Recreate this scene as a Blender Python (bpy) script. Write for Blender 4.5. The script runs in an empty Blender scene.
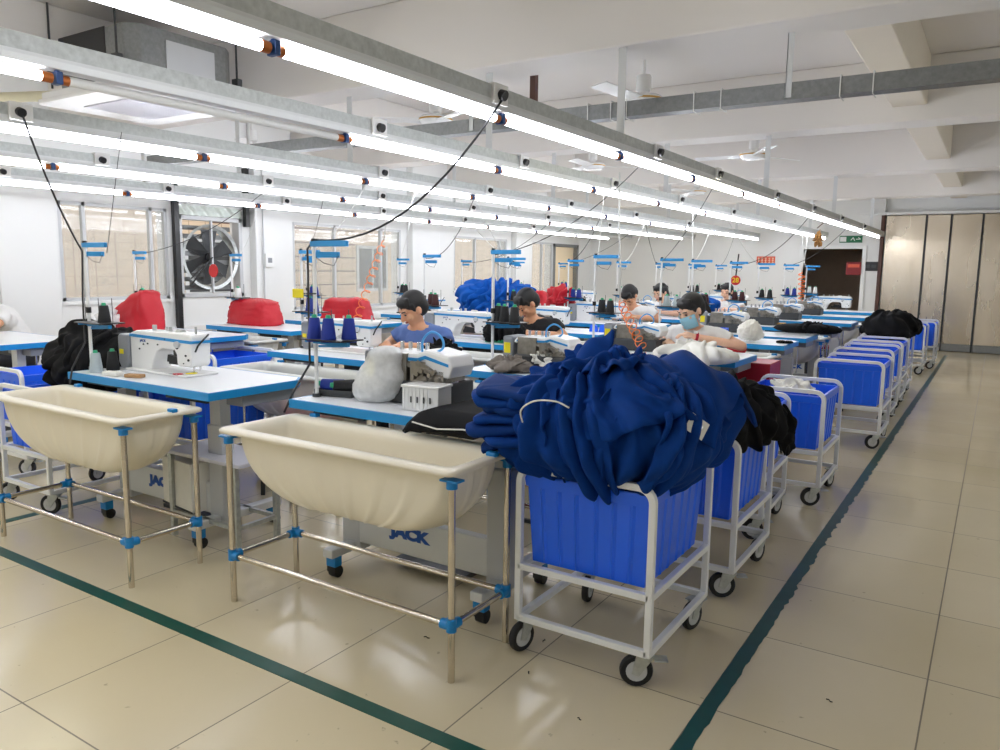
import bpy, bmesh, math, random
from mathutils import Vector, Matrix, noise
PI = math.pi
rnd = random.Random(7)
C = bpy.context.scene.collection
SC = bpy.context.scene

# ---------------------------------------------------------------- materials
def srgb(r, g, b):
    f = lambda c: (c / 12.92 if c <= .04045 else ((c + .055) / 1.055) ** 2.4)
    return (f(r / 255), f(g / 255), f(b / 255), 1)

def mat(name, col, rough=.5, metal=0, var=.06, scale=12, bump=0, bscale=60, **kw):
    m = bpy.data.materials.new(name); m.use_nodes = True
    nt = m.node_tree; N = nt.nodes; L = nt.links
    b = N['Principled BSDF']
    c = srgb(*col)
    b.inputs['Roughness'].default_value = rough
    b.inputs['Metallic'].default_value = metal
    tc = N.new('ShaderNodeTexCoord')
    nz = N.new('ShaderNodeTexNoise'); nz.inputs['Scale'].default_value = scale; nz.inputs['Detail'].default_value = 4
    L.new(tc.outputs['Object'], nz.inputs['Vector'])
    mx = N.new('ShaderNodeMix'); mx.data_type = 'RGBA'
    mx.inputs[6].default_value = tuple(x * (1 - var) for x in c[:3]) + (1,)
    mx.inputs[7].default_value = tuple(min(1, x * (1 + var)) for x in c[:3]) + (1,)
    L.new(nz.outputs['Fac'], mx.inputs[0]); L.new(mx.outputs[2], b.inputs['Base Color'])
    if bump:
        n2 = N.new('ShaderNodeTexNoise'); n2.inputs['Scale'].default_value = bscale; n2.inputs['Detail'].default_value = 6
        L.new(tc.outputs['Object'], n2.inputs['Vector'])
        bp = N.new('ShaderNodeBump'); bp.inputs['Strength'].default_value = bump; bp.inputs['Distance'].default_value = .004
        L.new(n2.outputs['Fac'], bp.inputs['Height']); L.new(bp.outputs[0], b.inputs['Normal'])
    for k, v in kw.items():
        b.inputs[k.replace('_', ' ')].default_value = v
    return m

def emat(name, col, s):
    m = bpy.data.materials.new(name); m.use_nodes = True
    b = m.node_tree.nodes['Principled BSDF']
    b.inputs['Base Color'].default_value = srgb(*col)
    b.inputs['Emission Color'].default_value = srgb(*col)
    b.inputs['Emission Strength'].default_value = s
    return m

def glass(name, col=(235, 240, 238), a=.25, rough=.05):
    m = bpy.data.materials.new(name); m.use_nodes = True
    nt = m.node_tree; N = nt.nodes; L = nt.links
    for n in list(N):
        if n.type != 'OUTPUT_MATERIAL': N.remove(n)
    out = [n for n in N if n.type == 'OUTPUT_MATERIAL'][0]
    t = N.new('ShaderNodeBsdfTransparent'); g = N.new('ShaderNodeBsdfPrincipled')
    g.inputs['Base Color'].default_value = srgb(*col); g.inputs['Roughness'].default_value = rough
    nz = N.new('ShaderNodeTexNoise'); nz.inputs['Scale'].default_value = 9
    mr = N.new('ShaderNodeMapRange'); mr.inputs[3].default_value = a * .75; mr.inputs[4].default_value = min(1, a * 1.25)
    L.new(nz.outputs['Fac'], mr.inputs[0])
    mx = N.new('ShaderNodeMixShader'); L.new(mr.outputs[0], mx.inputs[0])
    L.new(t.outputs[0], mx.inputs[1]); L.new(g.outputs[0], mx.inputs[2]); L.new(mx.outputs[0], out.inputs[0])
    return m

M = dict(
    wall=mat('wall_paint', (232, 233, 232), .75, var=.02, scale=2, bump=.05),
    ceil=mat('ceiling_paint', (230, 226, 221), .85, var=.02, scale=1.5),
    cream=mat('cream_beam_paint', (226, 218, 204), .8, var=.02),
    white=mat('white_powder_coat', (236, 237, 236), .35, var=.02),
    enamel=mat('white_enamel', (240, 240, 238), .25, var=.015),
    tub2=mat('grey_white_fibreglass', (214, 214, 208), .32, var=.02, scale=5), tub=mat('cream_fibreglass', (236, 228, 208), .3, var=.02, scale=5),
    lam=mat('white_laminate', (238, 240, 244), .28, var=.02, scale=6),
    band=mat('blue_edge_band', (22, 140, 205), .35, var=.03),
    clip=mat('blue_pipe_joint', (14, 128, 196), .35, var=.04),
    crate=mat('blue_crate_plastic', (32, 104, 246), .32, var=.05, scale=4),
    steel=mat('stainless_pipe', (205, 196, 182), .18, 1, var=.05, scale=30),
    chrome=mat('bright_chrome', (215, 215, 215), .12, 1),
    galv=mat('galvanised_sheet', (188, 192, 190), .42, .75, var=.3, scale=45, bump=.1),
    galvd=mat('dull_galvanised_sheet', (138, 140, 140), .55, .6, var=.3, scale=50, bump=.1),
    alu=mat('white_aluminium', (214, 216, 216), .4, .2, var=.02),
    grey=mat('grey_plastic', (140, 144, 150), .4, var=.04),
    lgrey=mat('light_grey_metal', (196, 198, 200), .4, var=.03),
    dgrey=mat('dark_grey_metal', (62, 64, 66), .45, .2, var=.15, scale=40),
    mech=mat('oily_machine_steel', (150, 144, 134), .3, .8, var=.5, scale=35, bump=.3),
    black=mat('black_plastic', (20, 20, 22), .4, var=.1),
    rubber=mat('black_rubber', (24, 24, 26), .6, var=.1),
    copper=mat('copper_cap', (178, 102, 48), .35, .6, var=.1),
    dblue=mat('dark_blue_clip', (14, 62, 120), .4, var=.1),
    red=mat('red_nylon', (188, 8, 32), .5, var=.1, scale=9, bump=.3, bscale=30),
    redpaint=mat('red_painted_wood', (172, 22, 48), .4, var=.12, scale=14),
    navy=mat('navy_polyester', (5, 55, 128), .8, var=.2, scale=20, bump=.15, bscale=220, Specular_IOR_Level=.15),
    navy2=mat('deep_navy_polyester', (4, 45, 106), .8, var=.2, scale=20, bump=.15, bscale=220, Specular_IOR_Level=.15),
    royal=mat('royal_blue_cloth', (8, 82, 170), .8, var=.15, scale=20, bump=.15, bscale=200, Specular_IOR_Level=.2),
    blackc=mat('black_cloth', (15, 15, 17), .85, var=.2, scale=20, bump=.2, bscale=200, Specular_IOR_Level=.2),
    whitec=mat('white_cloth', (232, 230, 222), .8, var=.05, scale=20, bump=.2, bscale=150),
    greige=mat('grey_brown_cloth', (112, 104, 96), .8, var=.1, bump=.2, bscale=150),
    cone_blue=mat('blue_thread', (16, 44, 140), .65, var=.1, scale=90),
    cone_black=mat('black_thread', (26, 27, 30), .7, var=.15, scale=90),
    cone_grey=mat('grey_thread', (176, 188, 192), .7, var=.06, scale=90),
    cone_brown=mat('maroon_thread', (62, 22, 24), .7, var=.1, scale=90),
    cone_white=mat('white_thread', (232, 232, 230), .7, var=.03, scale=90),
    green=mat('green_cone_core', (40, 170, 120), .45),
    yellow=mat('yellow_sticker', (238, 220, 20), .5, var=.03),
    ink=mat('blue_print', (18, 78, 160), .5),
    orange=mat('orange_hose', (255, 132, 58), .35, var=.04),
    tubing=mat('light_blue_hose', (70, 160, 225), .35),
    cableb=mat('black_cable', (42, 42, 44), .5),
    cablew=mat('white_cable', (210, 210, 206), .5),
    brown=mat('brown_painted_steel', (82, 50, 40), .5, var=.15),
    duct=mat('yellowed_duct', (214, 208, 180), .6, var=.08),
    skin=mat('skin', (214, 160, 124), .5, var=.04, Subsurface_Weight=.1),
    skin2=mat('pale_skin', (232, 186, 156), .5, var=.04, Subsurface_Weight=.1),
    hair=mat('black_hair', (14, 12, 12), .6, var=.3, scale=80, bump=.4, bscale=120),
    shirt_blue=mat('blue_tshirt_cotton', (84, 112, 172), .8, var=.06, bump=.15, bscale=60),
    shirt_white=mat('white_tshirt_cotton', (232, 232, 230), .8, var=.03, bump=.15, bscale=60),
    shirt_black=mat('black_tshirt_cotton', (22, 22, 26), .8, var=.1, bump=.15, bscale=60),
    trouser=mat('dark_trouser_cotton', (36, 38, 46), .8, var=.1),
    mask=mat('pale_blue_mask', (150, 205, 226), .7, var=.03),
    lip=mat('lip', (176, 96, 86), .5), eye=mat('dark_eye', (24, 18, 16), .3),
    beige=mat('beige_tiles', (238, 214, 186), .7, var=.05),
    dark=mat('dark_void', (150, 132, 116), .8, var=.1),
    card=mat('beige_door_paint', (244, 224, 190), .5, var=.02),
    plasticbag=glass('thin_plastic_film', (250, 252, 252), .6, .3),
    pane=glass('window_glass', (200, 204, 200), .34, .05),
    tube_on=emat('lit_tube', (244, 247, 255), 26),
    tube_warm=emat('lit_tube_warmer', (252, 250, 226), 22),
    tube_off=mat('unlit_tube', (222, 222, 220), .3, var=.02),
    tile_line=mat('green_floor_tape', (14, 78, 66), .35, var=.2, scale=25),
    tile_line2=mat('worn_green_tape', (22, 74, 72), .4, var=.3, scale=14),
    linol=mat('lavender_board', (214, 214, 226), .4, var=.03),
    fibre=mat('brown_fibre', (150, 108, 56), .8, var=.3, bump=.3), gold=mat('golden_card', (196, 150, 60), .6, var=.2),
    signdark=mat('dark_red_board', (128, 16, 22), .5), paperred=mat('red_sign_board', (196, 22, 28), .5), signor=mat('orange_red_notice', (214, 92, 66), .6),
    cork=mat('cork_wood', (176, 136, 92), .7, var=.1), grn=mat('exit_green', (24, 110, 70), .5),
    lace=mat('frosted_fan_duct_film', (206, 214, 206), .35, .3, var=.2, scale=20),
)

def floor_mat():
    m = bpy.data.materials.new('polished_cream_tiles'); m.use_nodes = True
    nt = m.node_tree; N = nt.nodes; L = nt.links; b = N['Principled BSDF']
    g = N.new('ShaderNodeNewGeometry'); s = N.new('ShaderNodeSeparateXYZ'); L.new(g.outputs['Position'], s.inputs[0])
    def mth(op, a, v=None, w=None):
        n = N.new('ShaderNodeMath'); n.operation = op
        for i, x in enumerate((a, v, w)):
            if x is None: continue
            if isinstance(x, (int, float)): n.inputs[i].default_value = x
            else: L.new(x, n.inputs[i])
        return n.outputs[0]
    def joint(o, off):
        t = mth('DIVIDE', mth('SUBTRACT', o, off), .6)
        f = mth('FRACT', t)
        d = mth('MINIMUM', f, mth('SUBTRACT', 1, f))
        return mth('LESS_THAN', d, .0042), mth('FLOOR', t)
    jx, ix = joint(s.outputs[0], -.09); jy, iy = joint(s.outputs[1], 1.09)
    j = mth('MAXIMUM', jx, jy)
    cb = N.new('ShaderNodeCombineXYZ'); L.new(ix, cb.inputs[0]); L.new(iy, cb.inputs[1])
    wn = N.new('ShaderNodeTexWhiteNoise'); wn.noise_dimensions = '3D'; L.new(cb.outputs[0], wn.inputs['Vector'])
    nz = N.new('ShaderNodeTexNoise'); nz.inputs['Scale'].default_value = 1.3; nz.inputs['Detail'].default_value = 5
    L.new(g.outputs['Position'], nz.inputs['Vector'])
    f = mth('ADD', mth('MULTIPLY', wn.outputs['Value'], .35), mth('MULTIPLY', nz.outputs['Fac'], .65))
    cr = N.new('ShaderNodeMix'); cr.data_type = 'RGBA'
    cr.inputs[6].default_value = srgb(210, 196, 160); cr.inputs[7].default_value = srgb(228, 215, 184)
    L.new(f, cr.inputs[0])
    n3 = N.new('ShaderNodeTexNoise'); n3.inputs['Scale'].default_value = 28; n3.inputs['Detail'].default_value = 8
    L.new(g.outputs['Position'], n3.inputs['Vector'])
    sp = N.new('ShaderNodeMapRange'); sp.inputs[1].default_value = .70; sp.inputs[2].default_value = .76; L.new(n3.outputs['Fac'], sp.inputs[0])
    m1 = N.new('ShaderNodeMix'); m1.data_type = 'RGBA'; L.new(mth('MULTIPLY', sp.outputs[0], .5), m1.inputs[0])
    L.new(cr.outputs[2], m1.inputs[6]); m1.inputs[7].default_value = srgb(120, 110, 96)
    m2 = N.new('ShaderNodeMix'); m2.data_type = 'RGBA'; L.new(mth('MULTIPLY', j, .8), m2.inputs[0])
    L.new(m1.outputs[2], m2.inputs[6]); m2.inputs[7].default_value = srgb(76, 66, 52)
    L.new(m2.outputs[2], b.inputs['Base Color'])
    r = N.new('ShaderNodeMapRange'); r.inputs[3].default_value = .10; r.inputs[4].default_value = .27; L.new(nz.outputs['Fac'], r.inputs[0])
    L.new(mth('ADD', r.outputs[0], mth('MULTIPLY', j, .3)), b.inputs['Roughness'])
    b.inputs['Specular IOR Level'].default_value = .6
    nb = N.new('ShaderNodeTexNoise'); nb.inputs['Scale'].default_value = 2.2; L.new(g.outputs['Position'], nb.inputs['Vector'])
    bp = N.new('ShaderNodeBump'); bp.inputs['Strength'].default_value = .12; bp.inputs['Distance'].default_value = .02
    L.new(nb.outputs['Fac'], bp.inputs['Height']); L.new(bp.outputs[0], b.inputs['Normal'])
    return m
M['floor'] = floor_mat()

def grid_mat(name, c0, c1, w, h, line=.03, rough=.6, metal=0, axes=(1, 2)):
    m = bpy.data.materials.new(name); m.use_nodes = True
    nt = m.node_tree; N = nt.nodes; L = nt.links; b = N['Principled BSDF']
    g = N.new('ShaderNodeNewGeometry'); s = N.new('ShaderNodeSeparateXYZ'); L.new(g.outputs['Position'], s.inputs[0])
    outs = []
    for ax, p in zip(axes, (w, h)):
        d = N.new('ShaderNodeMath'); d.operation = 'DIVIDE'; L.new(s.outputs[ax], d.inputs[0]); d.inputs[1].default_value = p
        fr = N.new('ShaderNodeMath'); fr.operation = 'FRACT'; L.new(d.outputs[0], fr.inputs[0])
        lt = N.new('ShaderNodeMath'); lt.operation = 'LESS_THAN'; L.new(fr.outputs[0], lt.inputs[0]); lt.inputs[1].default_value = line
        outs.append(lt)
    mx = N.new('ShaderNodeMath'); mx.operation = 'MAXIMUM'; L.new(outs[0].outputs[0], mx.inputs[0]); L.new(outs[1].outputs[0], mx.inputs[1])
    c = N.new('ShaderNodeMix'); c.data_type = 'RGBA'; c.inputs[6].default_value = srgb(*c0); c.inputs[7].default_value = srgb(*c1)
    L.new(mx.outputs[0], c.inputs[0]); L.new(c.outputs[2], b.inputs['Base Color'])
    b.inputs['Roughness'].default_value = rough; b.inputs['Metallic'].default_value = metal
    return m
M['facade'] = grid_mat('beige_tiled_facade', (214, 192, 166), (180, 154, 130), .3, .12, .06)

def brushed():
    m = bpy.data.materials.new('brushed_steel_sheet'); m.use_nodes = True
    nt = m.node_tree; N = nt.nodes; L = nt.links; b = N['Principled BSDF']
    b.inputs['Metallic'].default_value = .9
    tc = N.new('ShaderNodeTexCoord'); mp = N.new('ShaderNodeMapping'); mp.inputs['Scale'].default_value = (1.2, 1.2, .35)
    L.new(tc.outputs['Object'], mp.inputs[0])
    nz = N.new('ShaderNodeTexNoise'); nz.inputs['Scale'].default_value = 2.2; nz.inputs['Detail'].default_value = 5
    L.new(mp.outputs[0], nz.inputs['Vector'])
    c = N.new('ShaderNodeMix'); c.data_type = 'RGBA'; c.inputs[6].default_value = srgb(196, 180, 158); c.inputs[7].default_value = srgb(236, 224, 204)
    L.new(nz.outputs['Fac'], c.inputs[0]); L.new(c.outputs[2], b.inputs['Base Color'])
    r = N.new('ShaderNodeMapRange'); r.inputs[3].default_value = .16; r.inputs[4].default_value = .36; L.new(nz.outputs['Fac'], r.inputs[0])
    L.new(r.outputs[0], b.inputs['Roughness'])
    return m
M['brushed'] = brushed()

# ---------------------------------------------------------------- mesh helpers
class B:
    def __init__(s): s.v = []; s.f = []; s.mi = []; s.cur = 0
    def add(s, vs, fs, T=None):
        o = len(s.v)
        s.v += [tuple(T @ Vector(p)) if T else tuple(p) for p in vs]
        s.f += [[i + o for i in f] for f in fs]; s.mi += [s.cur] * len(fs); return s
    def box(s, x0, x1, y0, y1, z0, z1, T=None):
        return s.add([(x0, y0, z0), (x1, y0, z0), (x1, y1, z0), (x0, y1, z0), (x0, y0, z1), (x1, y0, z1), (x1, y1, z1), (x0, y1, z1)],
                     [(0, 3, 2, 1), (4, 5, 6, 7), (0, 1, 5, 4), (1, 2, 6, 5), (2, 3, 7, 6), (3, 0, 4, 7)], T)
    def frame(s, p, q):
        d = (Vector(q) - Vector(p)); l = d.length; d.normalize()
        u = d.cross(Vector((0, 0, 1)))
        if u.length < 1e-3: u = Vector((1, 0, 0))
        u.normalize(); return d, u, u.cross(d).normalized(), l
    def bar(s, p, q, w, h=None):
        h = h or w; d, u, v, l = s.frame(p, q); p = Vector(p); q = Vector(q)
        a = [(-w / 2, -h / 2), (w / 2, -h / 2), (w / 2, h / 2), (-w / 2, h / 2)]
        return s.add([p + u * i + v * j for i, j in a] + [q + u * i + v * j for i, j in a],
                     [(3, 2, 1, 0), (4, 5, 6, 7), (0, 1, 5, 4), (1, 2, 6, 5), (2, 3, 7, 6), (3, 0, 4, 7)])
    def cyl(s, p, q, r, r2=None, n=12):
        r2 = r if r2 is None else r2; d, u, v, l = s.frame(p, q); p = Vector(p); q = Vector(q)
        A = [(math.cos(2 * PI * i / n), math.sin(2 * PI * i / n)) for i in range(n)]
        vs = [p + u * (r * c) + v * (r * t) for c, t in A] + [q + u * (r2 * c) + v * (r2 * t) for c, t in A]
        fs = [(i, (i + 1) % n, n + (i + 1) % n, n + i) for i in range(n)] + [tuple(range(n))[::-1], tuple(range(n, 2 * n))]
        return s.add(vs, fs)
    def tube(s, pts, r, n=8):
        pts = [Vector(p) for p in pts]; vs = []; fs = []
        t0 = (pts[1] - pts[0]).normalized(); u = t0.cross(Vector((0, 0, 1)))
        if u.length < 1e-3: u = Vector((1, 0, 0))
        u.normalize()
        for i, p in enumerate(pts):
            t = (pts[min(i + 1, len(pts) - 1)] - pts[max(i - 1, 0)]).normalized()
            u = (u - t * u.dot(t)).normalized(); w = t.cross(u)
            rr = r[i] if isinstance(r, (list, tuple)) else r
            vs += [p + u * (rr * math.cos(2 * PI * k / n)) + w * (rr * math.sin(2 * PI * k / n)) for k in range(n)]
        for i in range(len(pts) - 1):
            for k in range(n):
                a = i * n + k; b_ = i * n + (k + 1) % n; fs.append((a, b_, b_ + n, a + n))
        fs += [tuple(range(n))[::-1], tuple(range(len(vs) - n, len(vs)))]
        return s.add(vs, fs)
    def lathe(s, prof, c=(0, 0, 0), n=20, T=None):
        vs = []; fs = []; m = len(prof)
        for r, z in prof:
            vs += [(c[0] + r * math.cos(2 * PI * k / n), c[1] + r * math.sin(2 * PI * k / n), c[2] + z) for k in range(n)]
        for i in range(m - 1):
            for k in range(n):
                a = i * n + k; b_ = i * n + (k + 1) % n; fs.append((a, b_, b_ + n, a + n))
        fs += [tuple(range(n))[::-1], tuple(range((m - 1) * n, m * n))]
        return s.add(vs, fs, T)
    def ball(s, c, r, n=12, T=None):
        rx, ry, rz = (r, r, r) if isinstance(r, (int, float)) else r
        vs = [(c[0], c[1], c[2] - rz)]; fs = []; m = n // 2 + 1
        for i in range(1, m):
            a = -PI / 2 + PI * i / m
            vs += [(c[0] + rx * math.cos(a) * math.cos(2 * PI * k / n), c[1] + ry * math.cos(a) * math.sin(2 * PI * k / n), c[2] + rz * math.sin(a)) for k in range(n)]
        vs.append((c[0], c[1], c[2] + rz)); e = len(vs) - 1
        for k in range(n):
            fs.append((0, 1 + (k + 1) % n, 1 + k)); fs.append((e, e - n + k, e - n + (k + 1) % n))
        for i in range(m - 2):
            for k in range(n):
                a = 1 + i * n + k; b_ = 1 + i * n + (k + 1) % n; fs.append((a, b_, b_ + n, a + n))
        return s.add(vs, fs, T)
    def prism(s, poly, y0, y1, axis='y'):
        n = len(poly); P = {'y': lambda a, b, c: (a, c, b), 'z': lambda a, b, c: (a, b, c), 'x': lambda a, b, c: (c, a, b)}[axis]
        return s.add([P(a, b, y0) for a, b in poly] + [P(a, b, y1) for a, b in poly],
                     [tuple(range(n)), tuple(range(n, 2 * n))[::-1]] + [(i, n + i, n + (i + 1) % n, (i + 1) % n) for i in range(n)])
    def build(s, name, m, parent=None, smooth=False, bev=0, loc=None, weld=False):
        me = bpy.data.meshes.new(name); me.from_pydata([tuple(x) for x in s.v], [], s.f)
        ms = m if isinstance(m, (list, tuple)) else [m]
        for x in ms: me.materials.append(M[x] if isinstance(x, str) else x)
        if len(ms) > 1: me.polygons.foreach_set('material_index', s.mi)
        bm = bmesh.new(); bm.from_mesh(me); bmesh.ops.recalc_face_normals(bm, faces=bm.faces); bm.to_mesh(me); bm.free()
        if smooth:
            me.polygons.foreach_set('use_smooth', [True] * len(me.polygons))
            if smooth != 'all': me.set_sharp_from_angle(angle=R(40))
        me.update()
        o = bpy.data.objects.new(name, me); C.objects.link(o)
        if parent: o.parent = parent
        if loc: o.location = loc
        if bev:
            md = o.modifiers.new('Bevel', 'BEVEL'); md.width = bev; md.segments = 2; md.limit_method = 'ANGLE'; md.angle_limit = R(35)
        return o
def R(d): return math.radians(d)

LABELS = {}
def tag(o, label, cat, group=None, kind=None):
    if label: o['label'] = label
    if cat: o['category'] = cat
    if group: o['group'] = group
    if kind: o['kind'] = kind
    return o
def thing(name, label, cat, loc=(0, 0, 0), rz=0, group=None, kind=None):
    o = bpy.data.objects.new(name, None); C.objects.link(o); o.empty_display_size = .1
    o.location = loc; o.rotation_euler = (0, 0, rz)
    return tag(o, label, cat, group, kind)
def struct(o): o['kind'] = 'structure'; return o
KIDS = {}
def kids(o): return [c for c in bpy.data.objects if c.parent == o]
def dup(root, loc=None, rz=None, label=None, group=None):
    r = root.copy(); C.objects.link(r)
    if loc is not None: r.location = loc
    if rz is not None: r.rotation_euler = (0, 0, rz)
    if label: r['label'] = label
    if group: r['group'] = group
    if root.name not in KIDS: KIDS[root.name] = [(ch, kids(ch)) for ch in kids(root)]
    for ch, gs in KIDS[root.name]:
        c = ch.copy(); C.objects.link(c); c.parent = r
        for g in gs:
            d = g.copy(); C.objects.link(d); d.parent = c
    return r
ORD = ['nearest', 'second', 'third', 'fourth', 'fifth', 'sixth', 'seventh', 'eighth', 'ninth', 'tenth', 'eleventh', 'twelfth', 'thirteenth', 'fourteenth']
def curve(pts, k=5):
    P = [Vector(p) for p in pts]; out = []
    for i in range(len(P) - 1):
        a = P[max(i - 1, 0)]; b_ = P[i]; c = P[i + 1]; d = P[min(i + 2, len(P) - 1)]
        for j in range(k):
            t = j / k; out.append(.5 * ((2 * b_) + (c - a) * t + (2 * a - 5 * b_ + 4 * c - d) * t * t + (3 * b_ - a - 3 * c + d) * t ** 3))
    return out + [P[-1]]
def text(name, body, size, m, parent, loc, rot, ext=.0008, sx=1, bold=0):
    cu = bpy.data.curves.new(name, 'FONT'); cu.body = body; cu.size = size; cu.extrude = ext; cu.offset = bold
    cu.align_x = 'CENTER'; cu.align_y = 'CENTER'
    t = bpy.data.objects.new(name, cu); C.objects.link(t)
    dg = bpy.context.evaluated_depsgraph_get(); me = bpy.data.meshes.new_from_object(t.evaluated_get(dg))
    bpy.data.objects.remove(t); o = bpy.data.objects.new(name, me); C.objects.link(o)
    me.materials.clear(); me.materials.append(M[m]); o.parent = parent; o.location = loc; o.rotation_euler = rot; o.scale = (sx, 1, 1)
    return o

# ---------------------------------------------------------------- camera
v1 = Vector((500, -100)); v2 = Vector((-1200, -122)); F = (-(v1.dot(v2))) ** .5
Yd = Vector((v1.x, v1.y, F)).normalized(); Xd = -Vector((v2.x, v2.y, F)).normalized(); Zd = Xd.cross(Yd)
cam = bpy.data.cameras.new('camera'); co = bpy.data.objects.new('camera', cam); C.objects.link(co)
cam.sensor_width = 36; cam.lens = F / 1000 * 36; cam.clip_start = .05
mw = Matrix(((Xd.x, -Xd.y, -Xd.z, 0), (Yd.x, -Yd.y, -Yd.z, 0), (Zd.x, -Zd.y, -Zd.z, 1.385), (0, 0, 0, 1)))
co.matrix_world = mw; SC.camera = co
SC.view_settings.view_transform = 'Standard'; SC.view_settings.look = 'None'; SC.view_settings.gamma = 1
SC.view_settings.use_curve_mapping = False; SC.view_settings.exposure = 0
w = bpy.data.worlds.new('daylight'); SC.world = w; w.use_nodes = True
bg = w.node_tree.nodes['Background']; bg.inputs[0].default_value = (.94, .97, 1, 1); bg.inputs[1].default_value = 1.7
# ---------------------------------------------------------------- the room
XL, XR, YN, YF, ZC = -7.9, 3.0, -3.0, 16.0, 3.1
def wallobj(name, segs, m='wall'):
    b = B()
    for s in segs: b.box(*s)
    return struct(b.build(name, m))
struct(B().box(XL - .2, XR + .2, YN - .2, YF + .2, -.15, 0).build('floor', 'floor'))
struct(B().box(XL - .2, XR + .2, YN - .2, YF + .2, ZC, ZC + .15).build('ceiling', 'ceil'))
# left wall with openings
wins = [(4.12, 5.32, 1.0, 2.0), (5.44, 6.32, 1.0, 1.95), (7.15, 9.35, .8, 1.96), (10.75, 12.45, 1.0, 1.93), (13.35, 14.25, .9, 1.93), (14.28, 15.35, 0, 1.9), (1.2, 3.4, 1, 2), (-2, .6, 1, 2)]
segs = []; y = YN - .2
for a, b_, z0, z1 in sorted(wins):
    if a > y: segs.append((XL - .2, XL, y, a, 0, ZC))
    if z0 > 0: segs.append((XL - .2, XL, a, b_, 0, z0))
    segs.append((XL - .2, XL, a, b_, z1, ZC)); y = b_
segs.append((XL - .2, XL, y, YF + .2, 0, ZC))
wallobj('wall_left', segs)
# far wall with doorway
dx0, dx1, dz = -3.27, -2.21, 1.84
wallobj('wall_far', [(XL - .2, dx0, YF, YF + .2, 0, ZC), (dx1, -1.88, YF, YF + .2, 0, ZC), (dx0, dx1, YF, YF + .2, dz, ZC), (-1.88, XR + .2, YF + .12, YF + .25, 0, ZC)])
# right wall and near wall, unseen, with big windows added for sky fill light
fill_rw = [(-2.2, .6), (1.4, 4.0), (5.0, 7.6), (8.6, 11.2), (12.2, 14.8)]
segs = [(XR, XR + .2, YN - .2, YF + .2, 0, .9), (XR, XR + .2, YN - .2, YF + .2, 2.45, ZC)]; y = YN - .2
for a, b_ in fill_rw: segs.append((XR, XR + .2, y, a, .9, 2.45)); y = b_
segs.append((XR, XR + .2, y, YF + .2, .9, 2.45))
wallobj('wall_right', segs)
fill_nw = [(-7, -4.4), (-3.6, -1), (-.2, 2.4)]
segs = [(XL, XR, YN - .2, YN, 0, .9), (XL, XR, YN - .2, YN, 2.45, ZC)]; x = XL
for a, b_ in fill_nw: segs.append((x, a, YN - .2, YN, .9, 2.45)); x = b_
segs.append((x, XR, YN - .2, YN, .9, 2.45))
wallobj('wall_near', segs)

def window(n, axis, c, a, b_, z0, z1, mull, name='window_'):
    f = B(); t = .035
    def bx(p0, p1, q0, q1, d=.05):
        if axis == 'x': f.box(c - d, c, p0, p1, q0, q1)
        else: f.box(p0, p1, c - d, c, q0, q1)
    bx(a, b_, z0, z0 + t); bx(a, b_, z1 - t, z1); bx(a, a + t, z0, z1); bx(b_ - t, b_, z0, z1)
    for mm in mull: bx(mm - t / 2, mm + t / 2, z0, z1)
    o = struct(f.build(name + str(n), 'lgrey'))
    p = B()
    if axis == 'x': p.box(c - .03, c - .025, a + t, b_ - t, z0 + t, z1 - t)
    else: p.box(a + t, b_ - t, c - .03, c - .025, z0 + t, z1 - t)
    p.build('pane', 'pane', o)
    s = B()
    if axis == 'x' and c < 0: s.box(c - .01, c + .03, a - .03, b_ + .03, z0 - .035, z0 - .001); s.build('window_sill', 'white', o)
    return o
window(1, 'x', XL, 4.12, 5.32, 1.0, 2.0, (4.38, 5.12))
window(2, 'x', XL, 7.15, 9.35, .8, 1.96, (7.93, 8.9))
window(3, 'x', XL, 10.75, 12.45, 1.0, 1.93, (11.4, 12.2))
window(4, 'x', XL, 13.35, 14.25, .9, 1.93, (13.8,))
window(5, 'x', XL, 1.2, 3.4, 1, 2, (2.3,)); window(6, 'x', XL, -2, .6, 1, 2, (-.7,))
for i, (a, b_) in enumerate(fill_rw):  # right and near windows are out of view, added to let sky fill in
    window(7 + i, 'x', XR + .1, a, b_, .9, 2.45, ((a + b_) / 2,))
for i, (a, b_) in enumerate(fill_nw):
    window(12 + i, 'y', YN - .1, a, b_, .9, 2.45, ((a + b_) / 2,))
# beige outer door on the left wall near the far corner
d = struct(B().box(XL - .12, XL - .07, 14.33, 15.30, 0, 1.86).build('door_1', 'card'))
f = B(); f.box(XL - .2, XL + .02, 14.26, 14.33, 0, 1.92).box(XL - .2, XL + .02, 15.3, 15.38, 0, 1.92).box(XL - .2, XL + .02, 14.26, 15.38, 1.86, 1.92); f.build('door_frame', 'galvd', d)
B().bar((XL - .06, 14.45, .95), (XL - .03, 14.45, .95), .03, .12).build('door_handle', 'brown', d)
# dark doorway in the far wall: frame and the unlit lobby behind
f = B(); f.box(dx0 - .07, dx0, YF - .03, YF + .2, 0, dz + .06).box(dx1, dx1 + .07, YF - .03, YF + .2, 0, dz + .06).box(dx0, dx1, YF - .03, YF + .2, dz, dz + .06)
d2 = struct(f.build('door_2', 'white', bev=.005))
lb = B(); lb.box(dx0 - .6, dx1 + .6, YF + 1.8, YF + 1.9, 0, 2.4).box(dx0 - .7, dx0 - .6, YF + .2, YF + 1.9, 0, 2.4).box(dx1 + .6, dx1 + .7, YF + .2, YF + 1.9, 0, 2.4).box(dx0 - .7, dx1 + .7, YF + .2, YF + 1.9, 2.4, 2.5).box(dx0 - .7, dx1 + .7, YF + .2, YF + 1.9, -.1, 0)
struct(lb.build('wall_lobby', 'dark'))
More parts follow.
